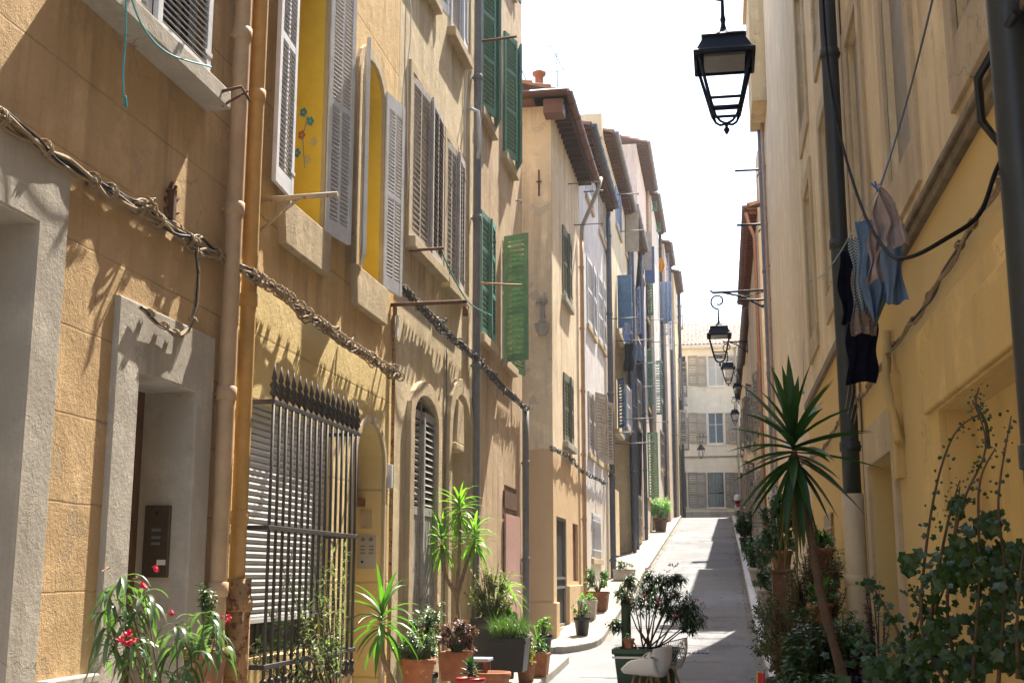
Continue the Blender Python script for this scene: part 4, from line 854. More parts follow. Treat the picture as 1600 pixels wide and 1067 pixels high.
# ================================================================ CABLES
TWINE = paint('plastered_cable', (.34, .25, .15), .8, .4, ((.14, .1, .07), .6), bs=1.2, sc=30)
def interp(pts, n):
    pts = [Vector(p) for p in pts]; L = [0]
    for i in range(len(pts) - 1): L.append(L[-1] + (pts[i + 1] - pts[i]).length)
    out = []
    for k in range(n):
        s = L[-1] * k / (n - 1); i = max(j for j in range(len(L)) if L[j] <= s + 1e-9); i = min(i, len(pts) - 2); out.append(pts[i].lerp(pts[i + 1], (s - L[i]) / max(1e-6, L[i + 1] - L[i])))
    return out, L[-1]
def bundle(pts, label, ns=6, rad=.035, r=.010, mats=None, group=None, name='cable_bundle', knots=(), ties=.3, nrm=Vector((1, 0, 0))):
    base, L = interp(pts, 2); n = int(L / .05); base, L = interp(pts, n)
    t = thing(name, label, 'cables', base[0], group); mats = mats or [TWINE, TWINE, BLACKPOT]
    for k in range(ns):
        ph = rnd.uniform(0, 6.28); fq = rnd.uniform(2.0, 3.4) * rnd.choice((-1, 1)); mb = MB(); ps = []; o1 = rnd.uniform(-.5, .5) * rad
        for i, p in enumerate(base):
            s = L * i / n; q = rad * (.55 + .45 * math.sin(s * 1.7 + k)); kk = 1 + sum(1.3 * math.exp(-((s / L - kn) / .025) ** 2) for kn in knots)
            ps.append(p + nrm * (rad * 1.1 + q * .6 * math.sin(s * fq * 2 + ph)) + Vector((0, 0, q * kk * math.cos(s * fq * 2 + ph) - .012 * abs(math.sin(s * math.pi / ties)) + o1)))
        mb.tube(ps, r * rnd.uniform(.7, 1.3), 6); mb.build('cable', mats[k % len(mats)], t)
    s = .1
    dirv = Vector((0, 1, 0)) if abs(nrm.x) > .5 else Vector((1, 0, 0))
    while s < L:
        i = min(n - 1, int(s / L * n)); c = base[i] + nrm * rad * 1.1; mb = MB(); loop = []
        for q in range(20): loop.append(c + dirv * (q * .0025) + (nrm * math.cos(q * .98) + Vector((0, 0, 1)) * math.sin(q * .98)) * rad * 1.2)
        loop.append(c - nrm * rad * 1.2 + Vector((0, 0, rad * .8))); mb.tube(loop, .0055, 5); mb.build('cable_tie', mats[0], t)
        s += ties * rnd.uniform(.5, 1.7)
    for kn in knots:
        i = int(kn * (n - 1)); ps = []; c = base[max(0, min(n - 1, i))] + nrm * rad * 1.3; v = Vector((0, 0, 0))
        for j in range(46):
            v = v * .72 + Vector((rnd.uniform(-1, 1), rnd.uniform(-1, 1), rnd.uniform(-1, 1))) * .017
            tgt = base[max(0, min(n - 1, i + int(3 * math.sin(j * .55))))] + nrm * rad * 1.4; c = c.lerp(tgt, .3) + v; ps.append(c.copy())
        mb = MB(); mb.tube(ps, .0075, 5); mb.build('cable_knot', mats[0], t)
    return t
def XY(X, px, py): u, z = onX(px, py, X); return Vector((X, u, z))
bundle([Vector((-3.5, 4.0, 3.88))] + [XY(-3.5, *p) for p in ((0, 192), (100, 262), (200, 322), (290, 378), (345, 405))] + [XY(-3.36, 372, 421), XY(-3.34, 392, 434)], 'thick twisted tan cable bundle across the nearest tan wall', 9, .038, .0085, knots=(.62, .78))
bundle([XY(-3.36, 386, 430)] + [XY(-3.45, *p) for p in ((412, 446), (440, 463), (500, 512), (560, 552), (618, 588))], 'knotted brown cable bundle crossing the yellow wall above the grille', 8, .042, .0085, knots=(.3, .45, .6, .75, .9), ties=.15)
bundle([XY(-3.45, *p) for p in ((622, 450), (660, 488), (700, 528), (740, 560), (780, 605), (820, 640))], 'dark knotted cable bundle sloping below the green shutters', 7, .042, .010, [IRON, TWINE, BLACKPOT], knots=(.08, .2, .35, .5, .62, .72, .84, .97), ties=.18)
bundle([XY(-3.17, *p) for p in ((858, 700), (885, 712), (905, 735), (925, 745), (945, 755))], 'thin black cable run across the corner house front wall', 4, .04, .012, [IRON, BLACKPOT], knots=(.3, .6, .9), ties=.5)
bundle([XY(-3.45, *p) for p in ((303, 385), (305, 420), (300, 480), (290, 518), (275, 525), (250, 508), (215, 478))], 'cable loop hanging down beside the nearest pale door frame', 4, .02, .009, ties=.3)
bundle([Vector((1.32, y, z)) for y, z in ((4.2, 3.45), (5.4, 3.42), (6.4, 3.38), (8, 3.3), (9.5, 3.32), (11, 3.25), (13, 3.3), (16, 3.2), (19, 3.35), (24, 3.6))], 'tan cable bundle running along the yellow right wall', 5, .02, .008, [TWINE, TWINE, IRON], ties=.6, nrm=Vector((-1, 0, 0)))
def line(pts, r, mat, label, name, cat='cable', n=40, sag=0):
    base, L = interp(pts, n); mb = MB(); mb.tube([p - Vector((0, 0, sag * 4 * (i / (n - 1)) * (1 - i / (n - 1)))) for i, p in enumerate(base)], r, 7); return solo(mb, name, mat, base[0], label, cat)
def curve(ctrl, n=30):      # Catmull-Rom through points
    c = [Vector(p) for p in ctrl]; c = [c[0]] + c + [c[-1]]; out = []
    for i in range(1, len(c) - 2):
        for k in range(n // (len(c) - 3) + 1):
            t = k / (n // (len(c) - 3) + 1); a, b, d, e = c[i - 1], c[i], c[i + 1], c[i + 2]
            out.append(.5 * ((2 * b) + (d - a) * t + (2 * a - 5 * b + 4 * d - e) * t * t + (3 * b - a - 3 * d + e) * t ** 3))
    out.append(c[-2]); return out
mb = MB(); cc = curve([onXv(1283, -60, 1.0), onXv(1292, 80, .98), onXv(1310, 200, .95), onXv(1345, 320, .9), onXv(1385, 392, .85), onXv(1420, 402, .85), onXv(1480, 372, .92), onXv(1530, 335, 1.05), onXv(1555, 270, 1.15), onXv(1572, 235, 1.22)], 60); mb.tube(cc, .0095, 8)
solo(mb, 'hanging_cable', paint('black_rubber', (.012, .011, .011), .85, .3, spec=.1), cc[0], 'slack black cable sagging in front of the laundry', 'cable')
BL = paint('turquoise_cord', (.05, .33, .38), .6, .2)
mb = MB(); mb.tube(curve([onXv(197, -12, -3.27), onXv(196, 60, -3.28), onXv(192, 120, -3.28), onXv(195, 166, -3.28)], 16), .0055, 6); mb.tube(curve([onXv(195, 150, -3.28), onXv(197, 168, -3.28)], 4), .009, 6)
mb.tube(curve([onXv(203, -8, -3.27), onXv(225, 45, -3.27), onXv(265, 85, -3.26), onXv(330, 105, -3.25)], 20), .0055, 6); solo(mb, 'washing_line', BL, onXv(197, -12, -3.27), 'turquoise cord looped below the nearest pale window sill', 'washing line')
mb = MB(); mb.tube(curve([at(692, 398, 13.9), at(712, 440, 14.5), at(735, 475, 16), at(768, 493, 17.2)], 20), .009, 6); solo(mb, 'washing_line', paint('green_cord', (.04, .28, .2), .6, .2), at(692, 398, 13.9), 'green cord sagging from the rusty rail to the green shutters', 'washing line')
mb = MB(); mb.tube(curve([onXv(1376, 290, .9), at(1405, 200, 6.8), at(1430, 110, 6.2), at(1462, -20, 5.4)], 16), .006, 6); solo(mb, 'washing_line', paint('grey_blue_cord', (.12, .15, .2), .7, .2), at(1380, 290, 10.3), 'grey blue line rising from the laundry up the right wall', 'washing line')
mb = MB(); mb.tube(curve([at(1255, 443, 19), at(1285, 430, 15), onXv(1312, 396, 1.05)], 10), .006, 6); mb.tube([at(1255, 443, 19), at(1256, 520, 19), at(1255, 612, 19)], .005, 5); mb.lathe(at(1255, 612, 19), [(0, -.05), (.02, -.03), (.02, 0), (0, .02)], 8)
mb.tube([onXv(1312, 396, 1.05), onXv(1342, 345, .97), onXv(1376, 290, .9)], .005, 5); solo(mb, 'washing_line', paint('pale_blue_cord', (.3, .4, .5), .7, .1), at(1255, 443, 19), 'pale blue line tied to a hook left of the laundry', 'washing line')
# ================================================================ LAUNDRY
def garment(name, label, cat, mat, top, wdir, W, H, prof, folds=5, amp=.03, seed=0, skew=0, group=None, nu=26, nz=30):
    W = W * 1.15
    """cloth hanging from its top edge; prof(t) -> (left, right) edge in units of W at drop t; real thickness"""
    rg = random.Random(seed); wd = Vector(wdir).normalized(); nn = wd.cross(Vector((0, 0, 1))).normalized(); mb = MB(); ph = rg.uniform(0, 6); vs = []; uvs = []
    for s_ in (0, 1):
        for i in range(nz + 1):
            t = i / nz; l, r_ = prof(t)
            for j in range(nu + 1):
                u = j / nu; x = (l + (r_ - l) * u) * W
                d = .75 * amp * (.35 + t) * (math.sin(u * folds * 6.28 + ph + t * 1.3) + .5 * math.sin(u * folds * 2.3 * 6.28 + ph * 2 + t * 4)) + .02 * math.sin(t * 7 + seed)
                vs.append(Vector(top) + wd * (x + skew * t + .012 * math.sin(t * 9 + u * 5 + seed)) + nn * (d + s_ * .006) + Vector((0, 0, -H * (t + .025 * t * math.sin(u * 5 + seed) + .008 * math.sin(u * 13)))))
                uvs.append((u * W, 1 - t * H))
    m = nu + 1; off = (nz + 1) * m; fs = []
    for s_ in (0, off): fs += [(s_ + i * m + j, s_ + i * m + j + 1, s_ + (i + 1) * m + j + 1, s_ + (i + 1) * m + j) for i in range(nz) for j in range(nu)]
    for j in range(nu): fs += [(j, j + 1, off + j + 1, off + j), (nz * m + j, nz * m + j + 1, off + nz * m + j + 1, off + nz * m + j)]
    for i in range(nz): fs += [(i * m, (i + 1) * m, off + (i + 1) * m, off + i * m), (i * m + nu, (i + 1) * m + nu, off + (i + 1) * m + nu, off + i * m + nu)]
    mb.add(vs, fs, 0, True); o = solo(mb, name, mat, top, label, cat, group)
    uv = o.data.uv_layers.new(name='UVMap')
    for lp in o.data.loops: uv.data[lp.index].uv = uvs[lp.vertex_index]
    return o
NAVY = cloth_mat('navy_cloth', (.006, .008, .018)); DENIM = cloth_mat('denim_cloth', (.13, .20, .31)); TAUPE = cloth_mat('taupe_cloth', (.36, .29, .27))
CHECK = cloth_mat('checked_cloth', (.03, .07, .09), (.38, .42, .42), 'check', 90); DOTS = cloth_mat('spotted_cloth', (.24, .2, .18), (.36, .32, .3), 'dots', 30)
garment('black_shirt', 'black long shirt hanging nearest the downpipe at the line end', 'clothing', NAVY, onXv(1309, 394, 1.05), (1, -.15, 0), 0.17, .62, lambda t: (0 + .05 * math.sin(t * 9), 1 + .06 * math.sin(t * 11)), 2, .02, 1)
garment('trousers', 'black trousers hanging lowest in the laundry over the cable bundle', 'clothing', NAVY, onXv(1323, 506, 0.98), (1, -.15, 0), 0.19, .46, lambda t: (0 - .08 * t, 1 - .12 * t * t), 2, .02, 2)
garment('spotted_cloth', 'pale taupe spotted cloth hanging between the black garments', 'clothing', DOTS, onXv(1326, 420, 0.98), (1, -.15, 0), 0.15, .50, lambda t: (.15 * (1 - t), .95 + .1 * t), 3, .02, 3)
garment('checked_shirt', 'blue and white checked shirt bunched beside the denim shirt', 'clothing', CHECK, onXv(1328, 372, 0.97), (1, -.15, 0), 0.16, .55, lambda t: (.0 - .1 * math.sin(min(1, t * 3) * 1.57) * (1 - t), .95 - .5 * t), 3, .03, 4, .03)
garment('denim_shirt', 'blue denim shirt with pointed hem hanging upside down', 'clothing', DENIM, onXv(1338, 345, .95), (1, -.15, 0), .2, .72, lambda t: (-.0 + .32 * max(0, t - .55) * 2, 1.0 - .75 * max(0, t - .62) * 2.2), 3, .035, 5)
garment('denim_trousers', 'blue denim trouser leg hanging at the right end of the laundry', 'clothing', DENIM, onXv(1370, 318, .95), (1, -.15, 0), .10, .60, lambda t: (0.1, 1 + .15 * t), 1, .03, 6)
garment('grey_towel', 'taupe towel folded over the line with blue peg above', 'towel', TAUPE, onXv(1372, 290, .9), (1, -.15, 0), .095, .36, lambda t: (-.3 * min(1, t * 2.5), .1 + 1.1 * min(1, t * 1.6)), 2, .03, 7)
garment('grey_shirt', 'taupe shirt hanging left of the towel against the denim', 'clothing', TAUPE, onXv(1358, 350, 0.93), (1, -.15, 0), 0.1, .36, lambda t: (-.2 * t, .8), 2, .025, 8)
mb = MB(); c = onXv(1371, 300, .9); mb.tube([c, c + Vector((-.01, 0, .06))], .006, 5); mb.tube([c + Vector((.012, 0, 0)), c + Vector((-.03, 0, .05))], .006, 5); solo(mb, 'clothes_peg', paint('blue_peg', (.03, .15, .35), .4), c, 'blue clothes peg gripping the top of the taupe towel', 'clothes peg')
mb = MB(); c = onXv(1330, 588, 1.02)
for k in range(4): mb.tube(curve([c + Vector((.02 * k - .02, 0, 0)), c + Vector((.02 * k - .03 + .01 * k, .0, -.12)), c + Vector((.02 * k - .06, 0, -.25 - .04 * k))], 8), .004, 4)
solo(mb, 'loose_string', TWINE, c, 'frayed string ends dangling below the black trousers', 'string')
# far laundry
garment('dark_trousers', 'dark navy trousers on the rail below the big blue shutter', 'clothing', NAVY, at(975, 537, 36.5), (1, .2, 0), .24, .85, lambda t: (.0 + .1 * math.sin(6 * t), 1 - .35 * max(0, t - .8)), 2, .03, 9)
garment('jeans', 'small blue jeans on the rail right of the navy trousers', 'clothing', DENIM, at(990, 538, 37.2), (1, .2, 0), .28, .52, lambda t: (.25 - .2 * t, .7 + .3 * t), 2, .03, 10)
garment('orange_cloth', 'bright orange cloth hung before the light blue shutters', 'clothing', cloth_mat('orange_cloth', (.65, .27, .02)), at(1029, 403, 57), (1, .2, 0), .25, .72, lambda t: (.2 - .2 * math.sin(3 * t), .6 + .4 * math.sin(3 * t)), 2, .04, 11)
garment('blue_sheet', 'pale blue sheet hung over the far rail below the orange cloth', 'sheet', cloth_mat('pale_blue_cloth', (.28, .34, .45)), at(1031, 440, 58), (1, .2, 0), .5, 2.0, lambda t: (0, 1), 3, .05, 12)
garment('plastic_bag', 'clear blue tinted bag hanging below the big blue shutter', 'bag', LBLUE, at(970, 505, 36.2), (1, .2, 0), .3, .35, lambda t: (.3 * (1 - t), .7 + .3 * t), 2, .04, 13)
mb = MB(); mb.lathe(at(942, 656, 34), [(0, -.12), (.07, -.1), (.08, 0), (.05, .06), (.02, .16), (0, .18)], 10); solo(mb, 'hanging_bottle', paint('bright_green_plastic', (.05, .5, .05), .3), at(942, 656, 34), 'small bright green object on the lavender house rail', 'ornament')
# ================================================================ PLANTS
def leaf(mb, p, d, L, W, droop=.3, fold=.35, seg=3, shape=1, up=None, twist=0):
    """folded blade along direction d, bending down with length"""
    d = Vector(d).normalized(); up = up or Vector((0, 0, 1)); side = d.cross(up)
    if side.length < .05: side = d.cross(Vector((1, .3, 0)))
    side.normalize(); side = Matrix.Rotation(twist, 3, d) @ side; vs = []; pos = Vector(p); dd = d.copy()
    for i in range(seg + 1):
        t = i / seg
        w = W * .5 * (math.sin(math.pi * min(1, (t * .92 + .08)) ** (shape)) ** .8 if i < seg else .03)
        nrm = side.cross(dd).normalized()
        vs += [pos - side * w + nrm * w * fold, pos.copy(), pos + side * w + nrm * w * fold]
        pos = pos + dd * (L / seg); dd = (dd + Vector((0, 0, -droop / seg * 2))).normalized()
    mb.add(vs, [(i * 3 + j, i * 3 + j + 1, i * 3 + 4 + j, i * 3 + 3 + j) for i in range(seg) for j in (0, 1)], 0, True)
def rosette(mb, c, n, L, W, droop, rg, lo=-50, hi=80, axis=None):
    for i in range(n):
        el = R(lo + (hi - lo) * ((i + rg.random()) / n)); az = i * 2.4 + rg.uniform(-.3, .3)
        d = Vector((math.cos(az) * math.cos(el), math.sin(az) * math.cos(el), math.sin(el)))
        if axis: d = (d + Vector(axis) * .5).normalized()
        s = rg.uniform(.75, 1.08); leaf(mb, Vector(c) + Vector((0, 0, .10 * math.sin(el))), d, L * s, W * rg.uniform(.8, 1.1), droop * rg.uniform(.4, 1.4), .5, 5, .8)
def branch_pts(a, b, bow, n=7):
    a, b = Vector(a), Vector(b); return [a.lerp(b, i / n) + Vector((0, 0, bow * math.sin(math.pi * i / n))) for i in range(n + 1)]
def sprig(ml, ms, a, b, rg, n, L, W, t0=.3, droop=.5, r0=.008, bow=.05, shape=1, seg=3, out=.8, fold=.3):
    pts = branch_pts(a, b, bow); ms.tube(pts, [r0 * (1 - .7 * i / 7) for i in range(8)], 5, cap=False)
    for k in range(n):
        t = t0 + (1 - t0) * (k + rg.random()) / n; i = min(6, int(t * 7)); p = pts[i].lerp(pts[i + 1], t * 7 - i); ax = (pts[i + 1] - pts[i]).normalized()
        az = rg.uniform(0, 6.28); o = ax.orthogonal().normalized(); o = Matrix.Rotation(az, 3, ax) @ o
        leaf(ml, p, ax * (1 - out) + o * out, L * rg.uniform(.6, 1.1), W * rg.uniform(.7, 1.1), droop * rg.uniform(.3, 1.3), fold, seg, shape, twist=rg.uniform(-.4, .4))
def bush(ml, ms, base, c, rad, ns, nl, L, W, seed, droop=.4, shape=1, seg=3, sub=2, r0=.007, out=.75, t0=.25):
    rg = random.Random(seed); base = Vector(base); c = Vector(c)
    for i in range(ns):
        v = Vector((rg.gauss(0, 1), rg.gauss(0, 1), rg.gauss(.25, 1))).normalized() * rg.uniform(.55, 1.0); tip = c + Vector((v.x * rad[0], v.y * rad[1], v.z * rad[2]))
        m = base.lerp(tip, .55) + Vector((0, 0, .1 * rad[2])); ms.tube([base + Vector((rg.uniform(-.03, .03), rg.uniform(-.03, .03), 0)), m], [r0 * 1.4, r0], 5, cap=False)
        for j in range(sub):
            tt = tip + Vector((rg.uniform(-.3, .3) * rad[0], rg.uniform(-.3, .3) * rad[1], rg.uniform(-.25, .25) * rad[2])); sprig(ml, ms, m, tt, rg, nl, L, W, t0, droop, r0 * .8, .02, shape, seg, out)
def pot_mesh(c, r, h, kind='round', mat=None):
    mb = MB(); c = Vector(c)
    if kind == 'round': mb.lathe(c, [(0, 0), (r * .68, 0), (r * .72, .01), (r * .93, h * .8), (r, h * .81), (r * 1.03, h * .84), (r * 1.03, h * .98), (r, h), (r * .92, h), (r * .9, h * .9), (0, h * .9)], 24)
    if kind == 'square':
        q = [(r * .8, 0), (r, h), (r * .9, h), (r * .88, h * .88)]; vs = [c + Vector((sx * a, sy * a, z)) for a, z in q for sx, sy in ((-1, -1), (1, -1), (1, 1), (-1, 1))]
        mb.add(vs, [(i * 4 + j, i * 4 + (j + 1) % 4, i * 4 + 4 + (j + 1) % 4, i * 4 + 4 + j) for i in range(3) for j in range(4)] + [(0, 1, 2, 3), (12, 13, 14, 15)])
        mb.box(Fr(c, (1, 0, 0), (0, 1, 0)), -r * 1.04, r * 1.04, h * .86, h * .94, -r * 1.04, -r * .96); mb.box(Fr(c, (1, 0, 0), (0, 1, 0)), -r * 1.04, r * 1.04, h * .86, h * .94, r * .96, r * 1.04)
    if kind == 'box':
        mb.box(Fr(c, (1, 0, 0), (0, 1, 0)), -r, r, 0, h, -r * .55, r * .55); mb.box(Fr(c, (1, 0, 0), (0, 1, 0)), -r * 1.05, r * 1.05, h * .85, h, -r * .6, r * .6)
    return mb
OLE = leafmat('oleander_leaf', (.05, .10, .04), (.14, .20, .11), .35, .28, .7); DEEP = leafmat('deep_green_leaf', (.02, .06, .016), (.045, .10, .03), .2, .5); MID = leafmat('mid_green_leaf', (.04, .11, .02), (.09, .17, .04), .4)
LIME = leafmat('lime_leaf', (.10, .22, .03), (.19, .32, .05), .5, .4); OLV = leafmat('olive_leaf', (.12, .15, .09), (.26, .28, .20), .25, .4); JADE = leafmat('jade_leaf', (.08, .15, .07), (.14, .2, .1), .2, .3, .6)
PURP = leafmat('purple_leaf', (.13, .035, .06), (.2, .09, .09), .25, .5); DRY = leafmat('dry_leaf', (.15, .10, .04), (.07, .09, .03), .3, .7); GREY = leafmat('blue_green_leaf', (.06, .11, .08), (.1, .15, .1), .25, .4); DPURP = leafmat('dark_purple_leaf', (.03, .012, .035), (.05, .025, .03), .15, .5)
FLP = paint('pink_petals', (.75, .03, .09), .6, .2); FLW = paint('dry_flower', (.45, .3, .22), .8, .3)
YUCL = leafmat('yucca_leaf', (.05, .13, .02), (.10, .2, .035), .4, .4); YUCB = leafmat('bright_yucca_leaf', (.09, .2, .03), (.2, .3, .05), .5, .4); YUCD = leafmat('dark_yucca_leaf', (.016, .055, .016), (.03, .08, .02), .22, .45)
def flowers(t, pts, s, mat=FLP, seed=3, n=7, spread=1.0):
    rg = random.Random(seed)
    for p in pts:
        mb = MB()
        for k in range(n):
            c = Vector(p) + Vector((rg.uniform(-1, 1), rg.uniform(-1, 1), rg.uniform(-.6, .8))) * s * spread
            for j in range(5):
                leaf(mb, c, (rg.uniform(-1, 1), rg.uniform(-1, 1), rg.uniform(-1, 1)), s * .6, s * .6, .1, .2, 2)
        mb.build('flower_cluster', mat, t)
def potted(name, label, cat, pos, r, h, kind, pmat, fol, stem=STEM, extra=None, group=None):
    """fol: function(ml, ms, top) filling leaf and stem meshes; list of leaf material"""
    t = thing(name, label, cat, pos, group)
    if r: pot_mesh(pos, r, h, kind).build('pot', pmat, t, fix=True, bevel=.004 if kind != 'round' else 0)
    if r: s = MB(); s.lathe(Vector(pos) + Vector((0, 0, h * .89)), [(0, .02), (r * .7, .012), (r * .86, 0)], 14); s.build('soil', SOIL, t)
    ml, ms = MB(), MB(); fol[1](ml, ms, Vector(pos) + Vector((0, 0, h * .88)))
    if ms.v: ms.build('stems', stem, t, fix=False)
    ml.build('foliage', fol[0], t, fix=False)
    return t
def B(rad, up, ns, nl, L, W, seed, dx=0, dy=0, **k):
    return lambda ml, ms, top: bush(ml, ms, top, top + Vector((dx, dy, up)), rad, ns, nl, L, W, seed, **k)
def gy(px, py, Y, base=None): 
    a = at(px, py, Y); return a
# --- near left: pink oleander in front of the first door
t = thing('oleander', 'pink flowered oleander before the nearest pale door frame', 'plant', (-2.95, 6.3, .12)); ml, ms = MB(), MB(); rg = random.Random(11)
pot_mesh((-2.85, 6.35, .12), .22, .30).build('pot', TERRA, t)
heads = [((190, 905), 6.25, 0), ((225, 925), 6.3, 0), ((170, 930), 6.25, 0), ((205, 970), 6.2, 0), ((275, 975), 6.3, 1), ((320, 965), 6.45, 1), ((210, 1005), 6.2, 1), ((300, 1000), 6.3, 0), ((340, 985), 6.5, 0), ((245, 1040), 6.2, 0), ((170, 990), 6.2, 0), ((290, 1045), 6.25, 0)]
for (pp, Y, fl) in heads:
    tip = at(pp[0], pp[1], Y); a = Vector((-2.85 + rg.uniform(-.05, .05), 6.35, .45)); ms.tube(branch_pts(a, tip, .06), [.009 - .0008 * i for i in range(8)], 6, cap=False)
    for k in range(19):
        az = rg.uniform(0, 6.28); el = rg.uniform(-.5, .6); leaf(ml, tip + Vector((0, 0, rg.uniform(-.16, .03))), (math.cos(az) * math.cos(el), math.sin(az) * math.cos(el), math.sin(el)), rg.uniform(.16, .23), .026, rg.uniform(.7, 2.0), .3, 5)
ms.build('stems', BARK, t, fix=False); ml.build('foliage', OLE, t, fix=False)
flowers(t, [at(201, 990, 5.95), at(193, 1002, 5.95), at(212, 1003, 5.95), at(267, 958, 6.1), at(352, 966, 6.3), at(226, 912, 6.05), at(243, 888, 6.05), at(196, 1006, 5.95)], .034, n=4, spread=.6)
flowers(t, [at(212, 905, 6.25), at(163, 888, 6.25)], .02, FLW, 5, 4)
potted('flowering_shrub', 'small white tipped shrub at the foot of the rusty pipe', 'plant', at(318, 1080, 7.3), .14, .26, 'round', TERRAD, (DEEP, B((.1, .1, .2), .28, 12, 12, .045, .02, 4)))
# --- olive beside the grille
t = thing('olive_shrub', 'grey green olive shrub growing against the iron grille', 'plant', (-2.95, 9.2, .12)); ml, ms = MB(), MB(); rg = random.Random(5)
pot_mesh((-2.9, 9.2, .12), .24, .42).build('pot', TERRAD, t)
for (px, py, Y) in ((435, 870, 9.3), (470, 905, 9.4), (445, 940, 9.2), (400, 1000, 8.9), (385, 1010, 8.8), (480, 860, 9.8), (500, 830, 9.9), (520, 850, 10.0), (450, 900, 9.2), (420, 960, 9.1), (510, 930, 9.7), (540, 850, 10.1), (480, 990, 9.4), (440, 1010, 9.1), (500, 1000, 9.5), (395, 1035, 8.9), (460, 1040, 9.2), (530, 970, 9.9), (430, 1050, 9.1), (490, 880, 9.7)):
    sprig(ml, ms, Vector((-2.9, 9.2, .5)), at(px, py, Y), rg, 64, .07, .019, .35, .2, .008, .04, 1, 2, .7)
ms.build('stems', BARKD, t, fix=False); ml.build('foliage', OLV, t, fix=False)
potted('leafy_herb', 'bright green herb tuft at the foot of the red brown door', 'plant', at(515, 1090, 10.4), .12, .2, 'round', TERRA, (LIME, B((.1, .1, .16), .18, 12, 12, .06, .03, 6)))
# --- yuccas on the left
def yucca(label, base, heads, leafm, L, W, n, seed, droop=.9, potr=.2, poth=.35, trunk=.03, dead=0, potm=TERRA, lo=-55, hi=82):
    t = thing('yucca', label, 'plant', base); rg = random.Random(seed)
    if potr: pot_mesh(base, potr, poth).build('pot', potm, t)
    tr = MB()
    for h_ in heads:
        pts = [Vector(p) for p in h_]; cc = curve(pts, 16); tr.tube(cc, [trunk * (1 - .35 * i / len(cc)) * (1 + .12 * math.sin(i * 2.6)) for i in range(len(cc))], 10, cap=False)
    tr.build('trunk', BARKD if leafm == YUCD else BARK, t, fix=False)
    for h_ in heads: m = MB(); rosette(m, h_[-1], n, L, W, droop, rg, lo, hi); m.build('leaf_crown', leafm, t, fix=False)
    if dead:
        m = MB()
        for k in range(dead):
            az = rg.uniform(0, 6.28); leaf(m, Vector(heads[0][-1]) - Vector((0, 0, rg.uniform(.05, .3))), (math.cos(az) * .35, math.sin(az) * .35, -1), L * rg.uniform(.8, 1.2), W * .4, .6, .6, 4)
        m.build('dead_leaves', DRY, t, fix=False)
    return t
b0 = Vector((-2.95, 11.6, .12)); c = at(597, 975, 11.4)
yucca('green yucca with stiff sword leaves before the red brown door', b0, [[b0 + Vector((0, 0, .25)), c - Vector((-.03, 0, .35)), c]], YUCL, .50, .055, 30, 21, .8, .2, .35)
b0 = Vector((-2.75, 14.6, .12)); j = at(714, 930, 14.8)
yucca('tall three headed yucca in sunlight by the grey shuttered window', b0, [[b0, at(724, 1000, 14.7), j, at(718, 870, 14.8), at(718, 800, 14.8)], [j, at(695, 895, 14.7), at(690, 850, 14.6)], [j, at(728, 885, 15.0), at(742, 845, 15.1)]], YUCB, .36, .034, 46, 22, .7, .24, .4, .028)
# --- left pot group
potted('jade_plant', 'thick leaved jade plant left of the purple plant', 'plant', at(655, 1110, 13.6), .18, .3, 'round', STONE, (JADE, B((.3, .2, .36), .66, 30, 20, .06, .036, 31, droop=.1, seg=2)), BARKD)
potted('succulent_pot', 'terracotta bowl of small pale succulents left of the white board', 'plant', at(652, 1075, 12.7), .19, .3, 'round', TERRA, (JADE, B((.26, .2, .2), .16, 50, 24, .035, .018, 32, droop=.2)))
potted('spiky_grass', 'tuft of yellow green blades behind the succulent bowl', 'plant', at(665, 1095, 13.2), .13, .3, 'round', BLACKPOT, (LIME, lambda ml, ms, top: rosette(ml, top + Vector((0, 0, .1)), 26, .3, .028, .5, random.Random(2), 20, 85)))
potted('purple_plant', 'purple leaved plant in a square terracotta pot', 'plant', at(712, 1062, 13.3), .16, .3, 'square', TERRA, (PURP, B((.24, .18, .2), .2, 36, 24, .042, .02, 33, dx=.03, droop=.3)))
potted('dark_succulent', 'dark green rosette in the low red pot under the purple plant', 'plant', at(735, 1090, 12.6), .15, .2, 'round', paint('red_glaze', (.35, .02, .015), .3, .2), (DEEP, lambda ml, ms, top: rosette(ml, top + Vector((0, 0, .03)), 30, .13, .05, .2, random.Random(9), 0, 80)))
mb = MB(); a = at(748, 1027, 14.9); fr_ = Fr((a.x, a.y, a.z), (1, 0, 0), (0, 1, 0)); t = thing('plant_stool', 'low stool with pale blue top behind the purple plant', 'stool', (a.x, a.y, .12))
mb.box(fr_, -.28, .15, -.04, 0, -.16, .16); mb.build('seat', paint('pale_blue_board', (.38, .46, .52), .4, .1), t, bevel=.01)
for sx in (-.23, .1):
    for sy in (-.12, .12): mb = MB(); mb.box(fr_, sx - .02, sx + .02, -(a.z - .12), -.04, sy - .02, sy + .02); mb.build('leg', REDWOOD, t)
potted('tall_planter', 'tall dark planter with pale dry flowers before the pink panel', 'plant', at(768, 1075, 16.6), .25, .92, 'square', BLACKPOT, (leafmat('pale_dry_leaf', (.34, .27, .15), (.12, .16, .05), .3, .7), B((.33, .26, .40), .42, 60, 20, .05, .022, 34)))
potted('palm_leaf_plant', 'arching green blades rising from behind the dry flowers', 'plant', at(790, 1060, 17.3), .16, .9, 'round', BLACKPOT, (LIME, lambda ml, ms, top: rosette(ml, top + Vector((0, 0, .32)), 30, .42, .035, 1.2, random.Random(12), -10, 80)))
